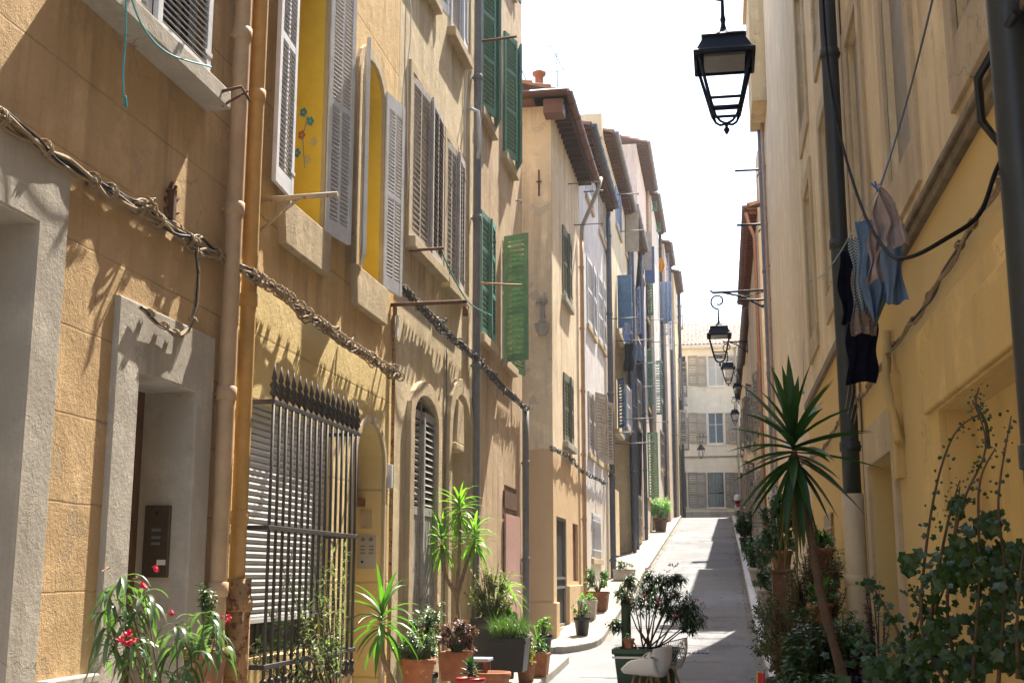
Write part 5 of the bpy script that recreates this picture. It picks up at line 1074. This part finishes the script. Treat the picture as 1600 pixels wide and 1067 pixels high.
potted('grass_planter', 'square black tub full of fine bright green grass', 'plant', at(797, 1048, 16.0), .24, .42, 'square', BLACKPOT, (leafmat('grass_blade', (.05, .11, .03), (.12, .17, .05), .25), lambda ml, ms, top: [leaf(ml, top + Vector((q.uniform(-.2, .2), q.uniform(-.2, .2), 0)), (q.uniform(-.4, .4), q.uniform(-.4, .4), 1), q.uniform(.15, .42), .009, q.uniform(.2, 1.3), .2, 4) for q in [random.Random(k) for k in range(1100)]] and None))
potted('leafy_plant', 'broad leaved bright plant between the tall planter and grass tub', 'plant', at(780, 1055, 17.0), .15, .68, 'round', BLACKPOT, (MID, B((.24, .18, .18), .2, 24, 14, .09, .055, 35)))
potted('aloe_pot', 'spiky plant in the terracotta pot nearest the alley', 'plant', at(840, 1055, 18.0), .17, .32, 'square', TERRA, (MID, lambda ml, ms, top: (rosette(ml, top + Vector((0, 0, .08)), 22, .28, .03, .8, random.Random(15), 0, 80), bush(ml, ms, top, top + Vector((0, 0, .12)), (.14, .12, .12), 8, 8, .06, .025, 3)) and None))
potted('herb_pot', 'leafy herb in the small black pot behind the aloe', 'plant', at(850, 1020, 18.8), .13, .28, 'round', BLACKPOT, (LIME, B((.16, .12, .14), .15, 12, 10, .06, .028, 36)))
potted('dry_plant', 'yellowing drooping plant left of the aloe pot', 'plant', at(822, 1068, 17.3), .14, .3, 'round', TERRAD, (leafmat('yellow_leaf', (.3, .24, .05), (.16, .2, .04), .4), B((.17, .15, .25), .2, 14, 10, .1, .02, 37, droop=1.4)))
mb = MB(); a = at(688, 1060, 13.9); b_ = at(683, 928, 13.9); mb.tube([a, a.lerp(b_, .5), b_], .013, 8)
for k in range(4): p = a.lerp(b_, .2 + .22 * k); mb.tube([p - Vector((0, 0, .008)), p + Vector((0, 0, .008))], .017, 8)
solo(mb, 'bamboo_stake', LTWOOD, a, 'bamboo stake standing upright between jade plant and yucca', 'stake')
# --- beside the corner house
potted('bucket_plant', 'sprigs in a black bucket beside the dark screen door', 'plant', Vector((-2.72, 24.0, G(24) + .11)), .16, .34, 'round', BLACKPOT, (MID, B((.2, .18, .2), .2, 14, 12, .07, .022, 41)))
potted('grey_box_plant', 'low plant in the grey square box right of the black bucket', 'plant', Vector((-2.86, 26.3, G(26.3) + .11)), .2, .4, 'square', CONC, (LIME, B((.18, .18, .1), .1, 12, 10, .06, .025, 42)))
potted('shrub_box', 'leafy shrub in a brown square box behind the grey box', 'plant', Vector((-2.78, 27.8, G(27.8) + .11)), .24, .42, 'square', TERRAD, (MID, B((.32, .3, .32), .32, 24, 14, .08, .035, 43)))
potted('trough_plant', 'small blue green plant in the pale stone trough up the pavement', 'plant', Vector((-2.72, 34.6, G(34.6) + .11)), .3, .3, 'box', STONE, (GREY, B((.24, .16, .18), .16, 16, 12, .06, .03, 44)))
potted('round_pot_shrub', 'big feathery shrub in a round brown pot near the crest', 'plant', Vector((-2.78, 57.2, G(57.2) + .11)), .33, .6, 'round', WOOD, (LIME, B((.5, .6, .55), .5, 60, 16, .2, .03, 45)))
# --- green tub with oleander, chairs
TB = Vector((-1.03, 16.6, G(16.6))); t = thing('green_tub', 'green plastic tub with pale rim holding the red flowered oleander', 'planter', TB)
mb = MB(); hgt = .66; q = [(.34, 0), (.40, hgt - .07), (.43, hgt - .07), (.43, hgt), (.39, hgt), (.37, hgt - .1)]
vs = [TB + Vector((sx * a, sy * a * .85, z)) for a, z in q for sx, sy in ((-1, -1), (1, -1), (1, 1), (-1, 1))]; mb.add(vs, [(i * 4 + j, i * 4 + (j + 1) % 4, i * 4 + 4 + (j + 1) % 4, i * 4 + 4 + j) for i in range(5) for j in range(4)] + [(0, 1, 2, 3)]); mb.build('tub', TUBGREEN, t, bevel=.015)
mb = MB(); mb.box(Fr(TB, (1, 0, 0), (0, 1, 0)), -.425, .2, hgt - .12, hgt - .095, -.375, -.35); mb.build('rim_strip', WHITEP, t); mb = MB(); mb.add([TB + Vector((x * .37, y * .31, hgt - .1)) for x, y in ((-1, -1), (1, -1), (1, 1), (-1, 1))], [(0, 1, 2, 3)]); mb.build('soil', SOIL, t, fix=False)
t = thing('oleander', 'dark leaved oleander with red flowers rising from the green tub', 'plant', TB + Vector((0, 0, hgt - .1))); ml, ms = MB(), MB(); rg = random.Random(3); bs = TB + Vector((0, 0, hgt - .1))
cl = [((985, 915), .13), ((1015, 905), .12), ((1035, 910), .14), ((1050, 930), .14), ((1000, 945), .13), ((1025, 945), .13), ((1045, 955), .1), ((1075, 945), .12), ((1085, 965), .12), ((1062, 955), .1), ((965, 975), .09), ((975, 930), .09), ((1058, 905), .09), ((1010, 925), .12), ((1078, 975), .1)]
for (pp, r_) in cl:
    c = at(pp[0], pp[1], 16.6 + rg.uniform(-.3, .3)); fork = bs.lerp(c, .5) + Vector((rg.uniform(-.03, .03), 0, -.03)); ms.tube([bs + Vector((rg.uniform(-.12, .12), rg.uniform(-.1, .1), 0)), fork, c], [.014, .010, .006], 6, cap=False)
    for k in range(20):
        v = Vector((rg.gauss(0, 1), rg.gauss(0, 1), rg.gauss(.2, 1))).normalized() * r_ * rg.uniform(.5, 1.15); tip = c + v; ms.tube([c - Vector((0, 0, .04)), tip], [.005, .003], 4, cap=False)
        for m in range(13): az = rg.uniform(0, 6.28); el = rg.uniform(-.6, .9); leaf(ml, tip + Vector((0, 0, rg.uniform(-.05, .01))), (math.cos(az) * math.cos(el), math.sin(az) * math.cos(el), math.sin(el)), rg.uniform(.075, .13), .019, rg.uniform(.3, 1.4), .3, 3)
ms.build('stems', BARKD, t, fix=False); ml.build('foliage', leafmat('dark_oleander_leaf', (.025, .05, .02), (.06, .09, .045), .3, .4), t, fix=False)
flowers(t, [at(*p) for p in ((1048, 884, 16.5), (1056, 883, 16.5), (1043, 893, 16.4), (1012, 887, 16.4), (1090, 937, 16.5), (1030, 940, 16.2), (1056, 960, 16.2), (1009, 930, 16.3), (984, 935, 16.3), (948, 974, 16.6), (1098, 945, 16.6))], .034, paint('dusky_pink_petals', (.55, .05, .09), .6), 6, 5)
t = thing('cactus_post', 'upright dark green column standing behind the small terracotta pot', 'cactus', TB + Vector((-.26, .12, hgt - .1))); mb = MB(); vs = []; c = TB + Vector((-.27, .1, hgt - .1))
for i in range(13):
    for k in range(16): r_ = .055 + .012 * (k % 2) - (.03 if i == 12 else 0); vs.append(c + Vector((r_ * math.cos(k * math.pi / 8), r_ * math.sin(k * math.pi / 8), .72 * i / 12)))
mb.add(vs, [(i * 16 + k, i * 16 + (k + 1) % 16, i * 16 + 16 + (k + 1) % 16, i * 16 + 16 + k) for i in range(12) for k in range(16)] + [tuple(192 + k for k in range(16))], 0, True); mb.build('stem', paint('cactus_skin', (.05, .08, .04), .7, .3), t, fix=False)
potted('small_pot', 'small terracotta pot standing on the green tub rim', 'plant pot', TB + Vector((-.21, -.28, hgt)), .075, .13, 'round', TERRA, (MID, B((.05, .05, .05), .04, 5, 5, .03, .015, 50)))
def shell_chair(pos, rz, label, wire=False):
    t = thing('shell_chair', label, 'chair', pos); M = Matrix.Translation(Vector(pos)) @ Matrix.Rotation(rz, 4, 'Z')
    nu, nv = 22, 20
    def S(u, v):           # u -1..1 across, v 0 front .. 1 back top; chair faces local +y
        a = v
        if a < .5: y = .22 - .44 * (a / .5); z = .43 - .03 * math.sin(a / .5 * math.pi * .5)
        else: s = (a - .5) / .5; y = -.22 - .10 * s - .04 * math.sin(s * math.pi); z = .40 + .38 * s ** 1.15
        wd = .30 - .04 * v; lift = .24 * abs(u) ** 2.6 * (1 - abs(a - .42) * .9 if a < .8 else .5 * (1 - (a - .8) / .2) + .1) * (1 if a > .12 else .45 + a * 4.5)
        x = wd * u * (1 - .1 * abs(u) ** 3); y2 = y + (.16 * abs(u) ** 2.2 if a > .5 else 0) * (1 - (a - .5) * .4); z2 = z + lift * (1.0 if a < .75 else .4)
        if a > .9: z2 -= .05 * abs(u) ** 2 * (a - .9) / .1
        return M @ Vector((x, y2, z2))
    mb = MB()
    if not wire:
        vs = []
        for th in (0, 1):
            for i in range(nv + 1):
                for k in range(nu + 1):
                    u, v = -1 + 2 * k / nu, i / nv; p = S(u, v)
                    if th: 
                        e = .02; nrm = (S(min(1, u + e), v) - S(max(-1, u - e), v)).cross(S(u, min(1, v + e)) - S(u, max(0, v - e))).normalized(); p = p + nrm * .007
                    vs.append(p)
        m = nu + 1; off = m * (nv + 1); fs = []
        for o_ in (0, off): fs += [(o_ + i * m + k, o_ + i * m + k + 1, o_ + (i + 1) * m + k + 1, o_ + (i + 1) * m + k) for i in range(nv) for k in range(nu)]
        for k in range(nu): fs += [(k, k + 1, off + k + 1, off + k), (nv * m + k, nv * m + k + 1, off + nv * m + k + 1, off + nv * m + k)]
        for i in range(nv): fs += [(i * m, (i + 1) * m, off + (i + 1) * m, off + i * m), (i * m + nu, (i + 1) * m + nu, off + (i + 1) * m + nu, off + i * m + nu)]
        mb.add(vs, fs, 0, True); mb.build('seat_shell', WHITEP, t)
    else:
        for k in range(0, nu + 1): mb.tube([S(-1 + 2 * k / nu, i / 14) for i in range(15)], .0035, 4)
        for i in range(0, 15, 2): mb.tube([S(-1 + 2 * k / nu, i / 14) for k in range(nu + 1)], .0035, 4)
        rim = [S(-1, i / 14) for i in range(15)] + [S(-1 + 2 * k / nu, 1) for k in range(nu + 1)] + [S(1, 1 - i / 14) for i in range(15)]; mb.tube(rim, .007, 6); mb.build('wire_seat', paint('pale_wire', (.45, .42, .38), .5), t)
    for sx in (-1, 1):
        for sy in (-1, 1):
            lg = MB(); lg.tube([M @ Vector((sx * .1, sy * .1, .42)), M @ Vector((sx * .22, sy * .22, 0))], [.018, .011], 8); lg.build('leg', LTWOOD, t)
    lg = MB()
    for sx in (-1, 1): lg.tube([M @ Vector((sx * .14, -.14, .32)), M @ Vector((-sx * .14, .14, .32))], .006, 5); lg.tube([M @ Vector((sx * .12, -.12, .39)), M @ Vector((sx * .12, .12, .39))], .006, 5)
    lg.build('leg_brace', IRON, t)
shell_chair((-.98, 15.55, G(15.5)), R(72), 'white moulded shell chair on wooden legs in front of the tub')
shell_chair((-.80, 16.08, G(16) + .05), R(70), 'wire mesh chair partly hidden behind the white shell chair', True)
# --- right side planters
def rp(x, y): return Vector((x, y, G(y) + .14))
RB = lambda *a, **k: B(*a, **k)
b0 = rp(.98, 8.9); b0.x = .92; c = at(1240, 705, 9.4)
yucca('big dark yucca leaning over the pots on the right', b0, [[b0 + Vector((0, 0, .3)), at(1290, 960, 9.1), at(1270, 850, 9.3), at(1254, 760, 9.4), c]], YUCD, .64, .07, 50, 61, .22, .24, .42, .036, 26, TERRAD, -75, 85)
spec = [
 ('box_shrub', 'thick dark green shrub at the lower right kerb edge', .66, 9.6, .2, .36, 'round', TERRAD, DEEP, (.34, .4, .45), .5, 60, 22, .06, .034, 70),
 ('thyme_pot', 'wispy olive brown bush spilling over the white kerb', .62, 12.0, .2, .3, 'round', TERRAD, DRY, (.34, .7, .6), .6, 80, 20, .05, .016, 71),
 ('dark_shrub', 'dark bush with small leaves behind the wispy olive brown bush', .66, 14.6, .22, .35, 'round', BLACKPOT, DEEP, (.34, .9, .55), .6, 70, 20, .055, .03, 72),
 ('brown_twiggy_shrub', 'brown twiggy bush on the right before the terracotta shelf pots', .84, 12.2, .2, .35, 'round', TERRAD, DRY, (.3, .45, .6), .95, 110, 20, .05, .018, 73),
 ('trailing_green_plant', 'soft light green plant beneath the leaning yucca trunk', .98, 10.6, .2, .5, 'round', TERRAD, MID, (.26, .4, .34), .42, 60, 22, .05, .018, 74),
 ('glossy_shrub', 'glossy mid green shrub in the middle of the right pots', .82, 10.7, .18, .35, 'round', BLACKPOT, GREY, (.28, .35, .32), .42, 44, 18, .07, .04, 75),
 ('purple_bush', 'dark purple leaved bush in the long tan planter', 1.06, 9.3, .26, .5, 'box', BEIGE, DPURP, (.3, .3, .26), .28, 50, 20, .06, .03, 76),
 ('fine_fern', 'fine bright fern at the bottom beside the red and yellow sign', .74, 8.75, .16, .3, 'round', TERRAD, MID, (.26, .3, .3), .3, 50, 22, .06, .013, 77),
 ('leafy_kerb_shrub', 'broad leaved dark shrub at the very bottom of the right kerb', .60, 8.3, .18, .3, 'round', TERRAD, DEEP, (.26, .3, .3), .32, 40, 18, .06, .035, 177),
 ('sparse_dark_plant', 'sparse dark leaved plant beside the cream pipe foot', 1.18, 10.2, .14, .4, 'round', TERRAD, DPURP, (.12, .2, .55), .65, 10, 12, .035, .03, 78),
 ('street_shrub', 'dark bushy plant overhanging the kerb far up on the right', .95, 33.0, .3, .45, 'round', CONC, DEEP, (.45, .9, .5), .5, 34, 14, .12, .045, 79),
 ('spreading_shrub', 'spreading dark plant hanging over a grey box far up the right kerb', 1.0, 26.5, .3, .55, 'box', CONC, DEEP, (.42, .7, .3), .3, 30, 14, .1, .04, 80),
 ('tall_dark_shrub', 'tall dark shrub next to the scooter at the top of the street', .88, 45, .28, .45, 'round', BLACKPOT, DEEP, (.38, 1.0, .55), .6, 50, 16, .12, .045, 81),
 ('low_kerb_plant', 'low leafy plant by the white kerb behind the dark bush', 1.02, 19.5, .22, .3, 'round', TERRAD, MID, (.25, .6, .4), .4, 26, 14, .07, .03, 82),
 ('variegated_plant', 'pale variegated climber rising behind the terracotta pots', 1.12, 14.2, .18, .8, 'round', TERRAD, GREY, (.2, .45, .5), .75, 24, 12, .07, .045, 83),
]
for nm, lb, x, y, r_, hh, kd, pm, lm, rad, up, ns, nl, L, W_, sd in spec:
    potted(nm, lb, 'plant', rp(x, y), r_, hh, kd, pm, (lm, B(rad, up, ns, nl, L, W_, sd, sub=3)), BARKD)
# red plant stand with a terracotta pot
st = Vector((1.12, 12.6, G(12.6) + .13)); zt_ = at(1280, 888, 12.6).z; a = at(1283, 880, 12.6); t = thing('plant_stand', 'thin red metal stand carrying the right terracotta pot', 'plant stand', (a.x, 12.6, .14))
for k in range(4): an = k * math.pi / 2 + .78; mb = MB(); mb.tube([Vector((a.x + .13 * math.cos(an), 12.6 + .13 * math.sin(an), zt_)), Vector((a.x + .16 * math.cos(an), 12.6 + .16 * math.sin(an), .14))], .009, 6); mb.build('leg', paint('red_metal', (.22, .03, .015), .5), t)
mb = MB(); mb.tube([Vector((a.x + .135 * math.cos(k * .4), 12.6 + .135 * math.sin(k * .4), zt_)) for k in range(17)], .01, 6); mb.build('top_ring', MATS['red_metal'], t)
potted('terracotta_pot_plant', 'trailing plant in the terracotta pot on the red stand', 'plant', Vector((a.x, 12.6, zt_ + .01)), .13, .19, 'round', TERRAD, (MID, B((.16, .16, .14), .12, 18, 12, .06, .02, 90)))
a = at(1222, 890, 13.6); mb = MB(); f = Fr((a.x, 13.6, 0), (1, 0, 0), (0, 1, 0)); t = thing('plant_stand', 'wooden box stand carrying the left terracotta pot', 'plant stand', (a.x, 13.6, .14)); mb.box(f, -.11, .11, .14, a.z - .03, -.11, .11); mb.box(f, -.14, .14, a.z - .03, a.z, -.14, .14); mb.build('crate', WOOD, t, bevel=.008)
potted('terracotta_pot_plant', 'climbing plant in the terracotta pot left of the yucca trunk', 'plant', Vector((a.x, 13.6, a.z + .003)), .12, .2, 'round', TERRAD, (GREY, B((.26, .25, .4), .32, 36, 14, .07, .045, 91, droop=.8)))
a = at(1283, 975, 10.0); t = thing('plant_stand', 'wooden crate under the bright orange pot behind the yucca trunk', 'plant stand', (a.x, 10, .14)); mb = MB(); mb.box(Fr((a.x, 10, 0), (1, 0, 0), (0, 1, 0)), -.12, .12, .14, a.z, -.12, .12); mb.build('crate', WOOD, t, bevel=.008)
potted('orange_pot_plant', 'plant in the bright orange pot behind the yucca trunk', 'plant', Vector((a.x, 10, a.z + .003)), .10, .16, 'round', TERRA, (MID, B((.14, .14, .12), .1, 14, 12, .05, .02, 92)))
# folded sign
a = at(1190, 1058, 8.2); t = thing('small_board', 'small red and yellow board standing among the lowest right plants', 'board', a); mb = MB(); f = Fr((a.x, 8.2, a.z), (.8, -.6, 0), (-.6, -.8, 0)); mb.box(f, -.02, .025, -.06, .03, 0, .012); mb.build('panel', paint('red_board', (.45, .02, .02), .5), t); mb = MB(); mb.box(f, -.032, -.02, -.06, .035, -.01, .015); mb.build('edge', paint('yellow_board', (.55, .42, .08), .5), t)
mb = MB(); mb.box(f, -.02, .0, -a.z + .14, -.1, 0, .02); mb.box(f, .08, .1, -a.z + .14, -.1, 0, .02); mb.build('stake', WOOD, t)
mb = MB(); a = at(1192, 860, 22.5); b_ = Vector((a.x, 22.5, G(22.5) + .14)); mb.tube(curve([b_, b_ + Vector((0, 0, .3)), b_ + Vector((.04, 0, .5)), b_ + Vector((.14, 0, .56))], 10), .01, 6); mb.lathe(b_ + Vector((.16, 0, .54)), [(0, -.04), (.05, 0), (.03, .05), (0, .06)], 10); mb.lathe(b_, [(.1, 0), (.1, .02), (0, .03)], 12)
solo(mb, 'garden_light', BLACKPOT, b_, 'small black stake light bending over the white kerb', 'garden light')
# climbing vine lower right
t = thing('climbing_vine', 'dark lobed climber with long bare shoots at the lower right', 'plant', (1.0, 4.9, .14)); ml, ms = MB(), MB(); rg = random.Random(44)
pot_mesh((1.0, 5.0, .14), .26, .5, 'box').build('pot', BEIGE, t)
def lobed(mb, p, nrm, s, rg):
    nrm = Vector(nrm).normalized(); a = nrm.orthogonal().normalized(); a = Matrix.Rotation(rg.uniform(0, 6.28), 3, nrm) @ a; b = nrm.cross(a); vs = [Vector(p) + nrm * .1 * s]
    for k in range(10): an = 6.283 * k / 10; r_ = s * (1 if k % 2 == 0 else .72) * (.55 if k == 5 else 1); vs.append(Vector(p) + (a * math.cos(an) + b * math.sin(an)) * r_ + nrm * rg.uniform(-.06, .06) * s)
    mb.add(vs, [(0, k + 1, (k + 1) % 10 + 1) for k in range(10)], 0, False)
shoots = [([(1480, 1067), (1440, 980), (1455, 800), (1490, 680), (1545, 640)], 5.0, .022), ([(1500, 1067), (1480, 950), (1500, 800), (1540, 700), (1520, 625)], 5.0, .02), ([(1545, 700), (1540, 660), (1525, 630), (1530, 605)], 5.0, .014), ([(1430, 1060), (1400, 980), (1365, 920), (1350, 912)], 5.4, .03), ([(1430, 1060), (1450, 980), (1480, 900), (1500, 760)], 5.3, .018), ([(1560, 1067), (1570, 900), (1560, 780), (1580, 650)], 4.8, .024), ([(1410, 1060), (1425, 1000), (1440, 940), (1420, 920)], 5.3, .028), ([(1520, 1060), (1530, 900), (1530, 760), (1555, 700)], 4.9, .02), ([(1400, 1067), (1350, 1020), (1345, 1000)], 5.4, .03), ([(1590, 1060), (1590, 950), (1600, 850)], 4.7, .03), ([(1455, 960), (1470, 870), (1485, 800), (1500, 750)], 5.1, .016)]
for pts, Y, s in shoots:
    cc = curve([at(p[0], p[1], Y + rg.uniform(-.05, .05)) for p in pts], 26); cc[0] = cc[0]; ms.tube(cc, [.008 * (1 - .7 * i / len(cc)) for i in range(len(cc))], 6, cap=False)
    for i in range(3, len(cc)):
        for k in range(2): lobed(ml, cc[i] + Vector((rg.uniform(-.035, .035), rg.uniform(-.04, .04), rg.uniform(-.03, .03))), (rg.uniform(-.7, .7), -1, rg.uniform(-.3, .9)), s * rg.uniform(.4, .95) * (1.05 - .65 * i / len(cc)), rg)
clumps = [(1530, 880, 34), (1575, 930, 40), (1480, 900, 26), (1470, 985, 24), (1550, 1000, 36), (1500, 860, 24), (1590, 870, 26), (1545, 820, 18), (1510, 1040, 34), (1440, 1020, 24), (1590, 1030, 30), (1425, 880, 10), (1495, 790, 9)]
for cx_, cy_, sg_ in clumps:
    for k in range(int(sg_ * 2.5)):
        c = at(rg.gauss(cx_, sg_ * .62), rg.gauss(cy_, sg_ * .62), rg.uniform(4.7, 5.4)); lobed(ml, c, (rg.uniform(-.9, .9), -1, rg.uniform(-.5, 1.2)), rg.uniform(.010, .034), rg)
for k in range(130): c = at(rg.gauss(1410, 40), rg.gauss(1050, 18), rg.uniform(5.0, 5.6)); lobed(ml, c, (rg.uniform(-.7, .7), -1, rg.uniform(-.3, .9)), rg.uniform(.015, .032), rg)
ms.tube([at(1480, 1067, 5), Vector((1.0, 5, .6))], .012, 6, cap=False); ms.build('stems', BARKD, t, fix=False); ml.build('foliage', leafmat('vine_leaf', (.010, .034, .010), (.035, .075, .022), .2, .4), t, fix=False)
potted('big_leaf_plant', 'long drooping grey green leaves at the bottom right edge', 'plant', rp(.98, 4.3), .2, .62, 'round', TERRAD, (GREY, lambda ml, ms, top: [leaf(ml, top + Vector((q.uniform(-.1, .1), q.uniform(-.1, .1), q.uniform(.05, .28))), (q.uniform(-1, 1), q.uniform(-1, 1), .5), q.uniform(.15, .26), .06, 1.6, .3, 5) for q in [random.Random(k) for k in range(40)]] and None))
potted('purple_trailing_plant', 'dark purple trailing leaves at the foot of the vine', 'plant', rp(.92, 5.6), .18, .4, 'round', TERRAD, (DPURP, B((.22, .2, .16), .35, 24, 14, .07, .03, 96)))
# ================================================================ SCOOTER
sc = Vector((.98, 73.2, G(73.2))); a = at(1153, 800, 73.5); sc.x = a.x
t = thing('scooter', 'parked white and red scooter at the top of the street', 'scooter', sc); V = lambda x, y, z: sc + Vector((x, y, z))
for yy_ in (-.55, .75):
    m = MB(); m.tube([V(.22 * 0, yy_ + .23 * math.cos(k * .42), .25 + .23 * math.sin(k * .42)) for k in range(16)], .055, 8); w_ = m.build('wheel', BLACKPOT, t); m = MB(); m.tube([V(-.04, yy_, .25), V(.04, yy_, .25)], .13, 14); m.build('rim', PIPEGREY, w_)
m = MB(); m.tube([V(0, -.75, .55), V(0, -.55, .62), V(0, -.2, .5), V(0, .1, .35)], [.14, .2, .17, .12], 12); m.tube([V(0, .1, .3), V(0, .45, .3), V(0, .6, .6), V(0, .62, .95)], [.15, .14, .16, .12], 12); m.build('body', paint('scooter_white', (.7, .7, .7), .3, .05), t)
m = MB(); m.tube([V(0, -.78, .6), V(0, -.8, .7), V(0, -.74, .74)], [.12, .13, .1], 10); m.build('tail_light', paint('tail_red', (.5, .02, .02), .3), t)
m = MB(); m.tube([V(0, -.75, .82), V(0, -.4, .86), V(0, -.05, .8)], [.12, .16, .12], 12); m.build('saddle', BLACKPOT, t)
m = MB(); m.lathe(V(0, -.78, .95), [(0, 0), (.2, 0), (.23, .05), (.23, .22), (.16, .33), (0, .36)], 16); m.build('top_box', WHITEP, t)
m = MB(); m.tube([V(-.34, .55, 1.05), V(-.1, .62, 1.0), V(.1, .62, 1.0), V(.34, .55, 1.05)], .02, 8); m.build('handlebar', BLACKPOT, t)
m = MB(); m.box(Fr(V(0, -.82, 0), (1, 0, 0), (0, -1, 0)), -.09, .09, .38, .5, 0, .015); m.build('number_plate', WHITEP, t)

# ================================================================ AIR
hz = MB(); hz.xbox(-60, 40, -30, 110, -3, 32); o = hz.build('haze', bpy.data.materials.new('haze')); o['kind'] = 'stuff'
m = o.data.materials[0]; m.use_nodes = True; t = m.node_tree; t.nodes.remove(t.nodes['Principled BSDF']); v = t.nodes.new('ShaderNodeVolumePrincipled')
v.inputs['Color'].default_value = (.92, .95, 1, 1); v.inputs['Density'].default_value = .0005; v.inputs['Anisotropy'].default_value = .3; t.links.new(v.outputs[0], t.nodes['Material Output'].inputs['Volume'])
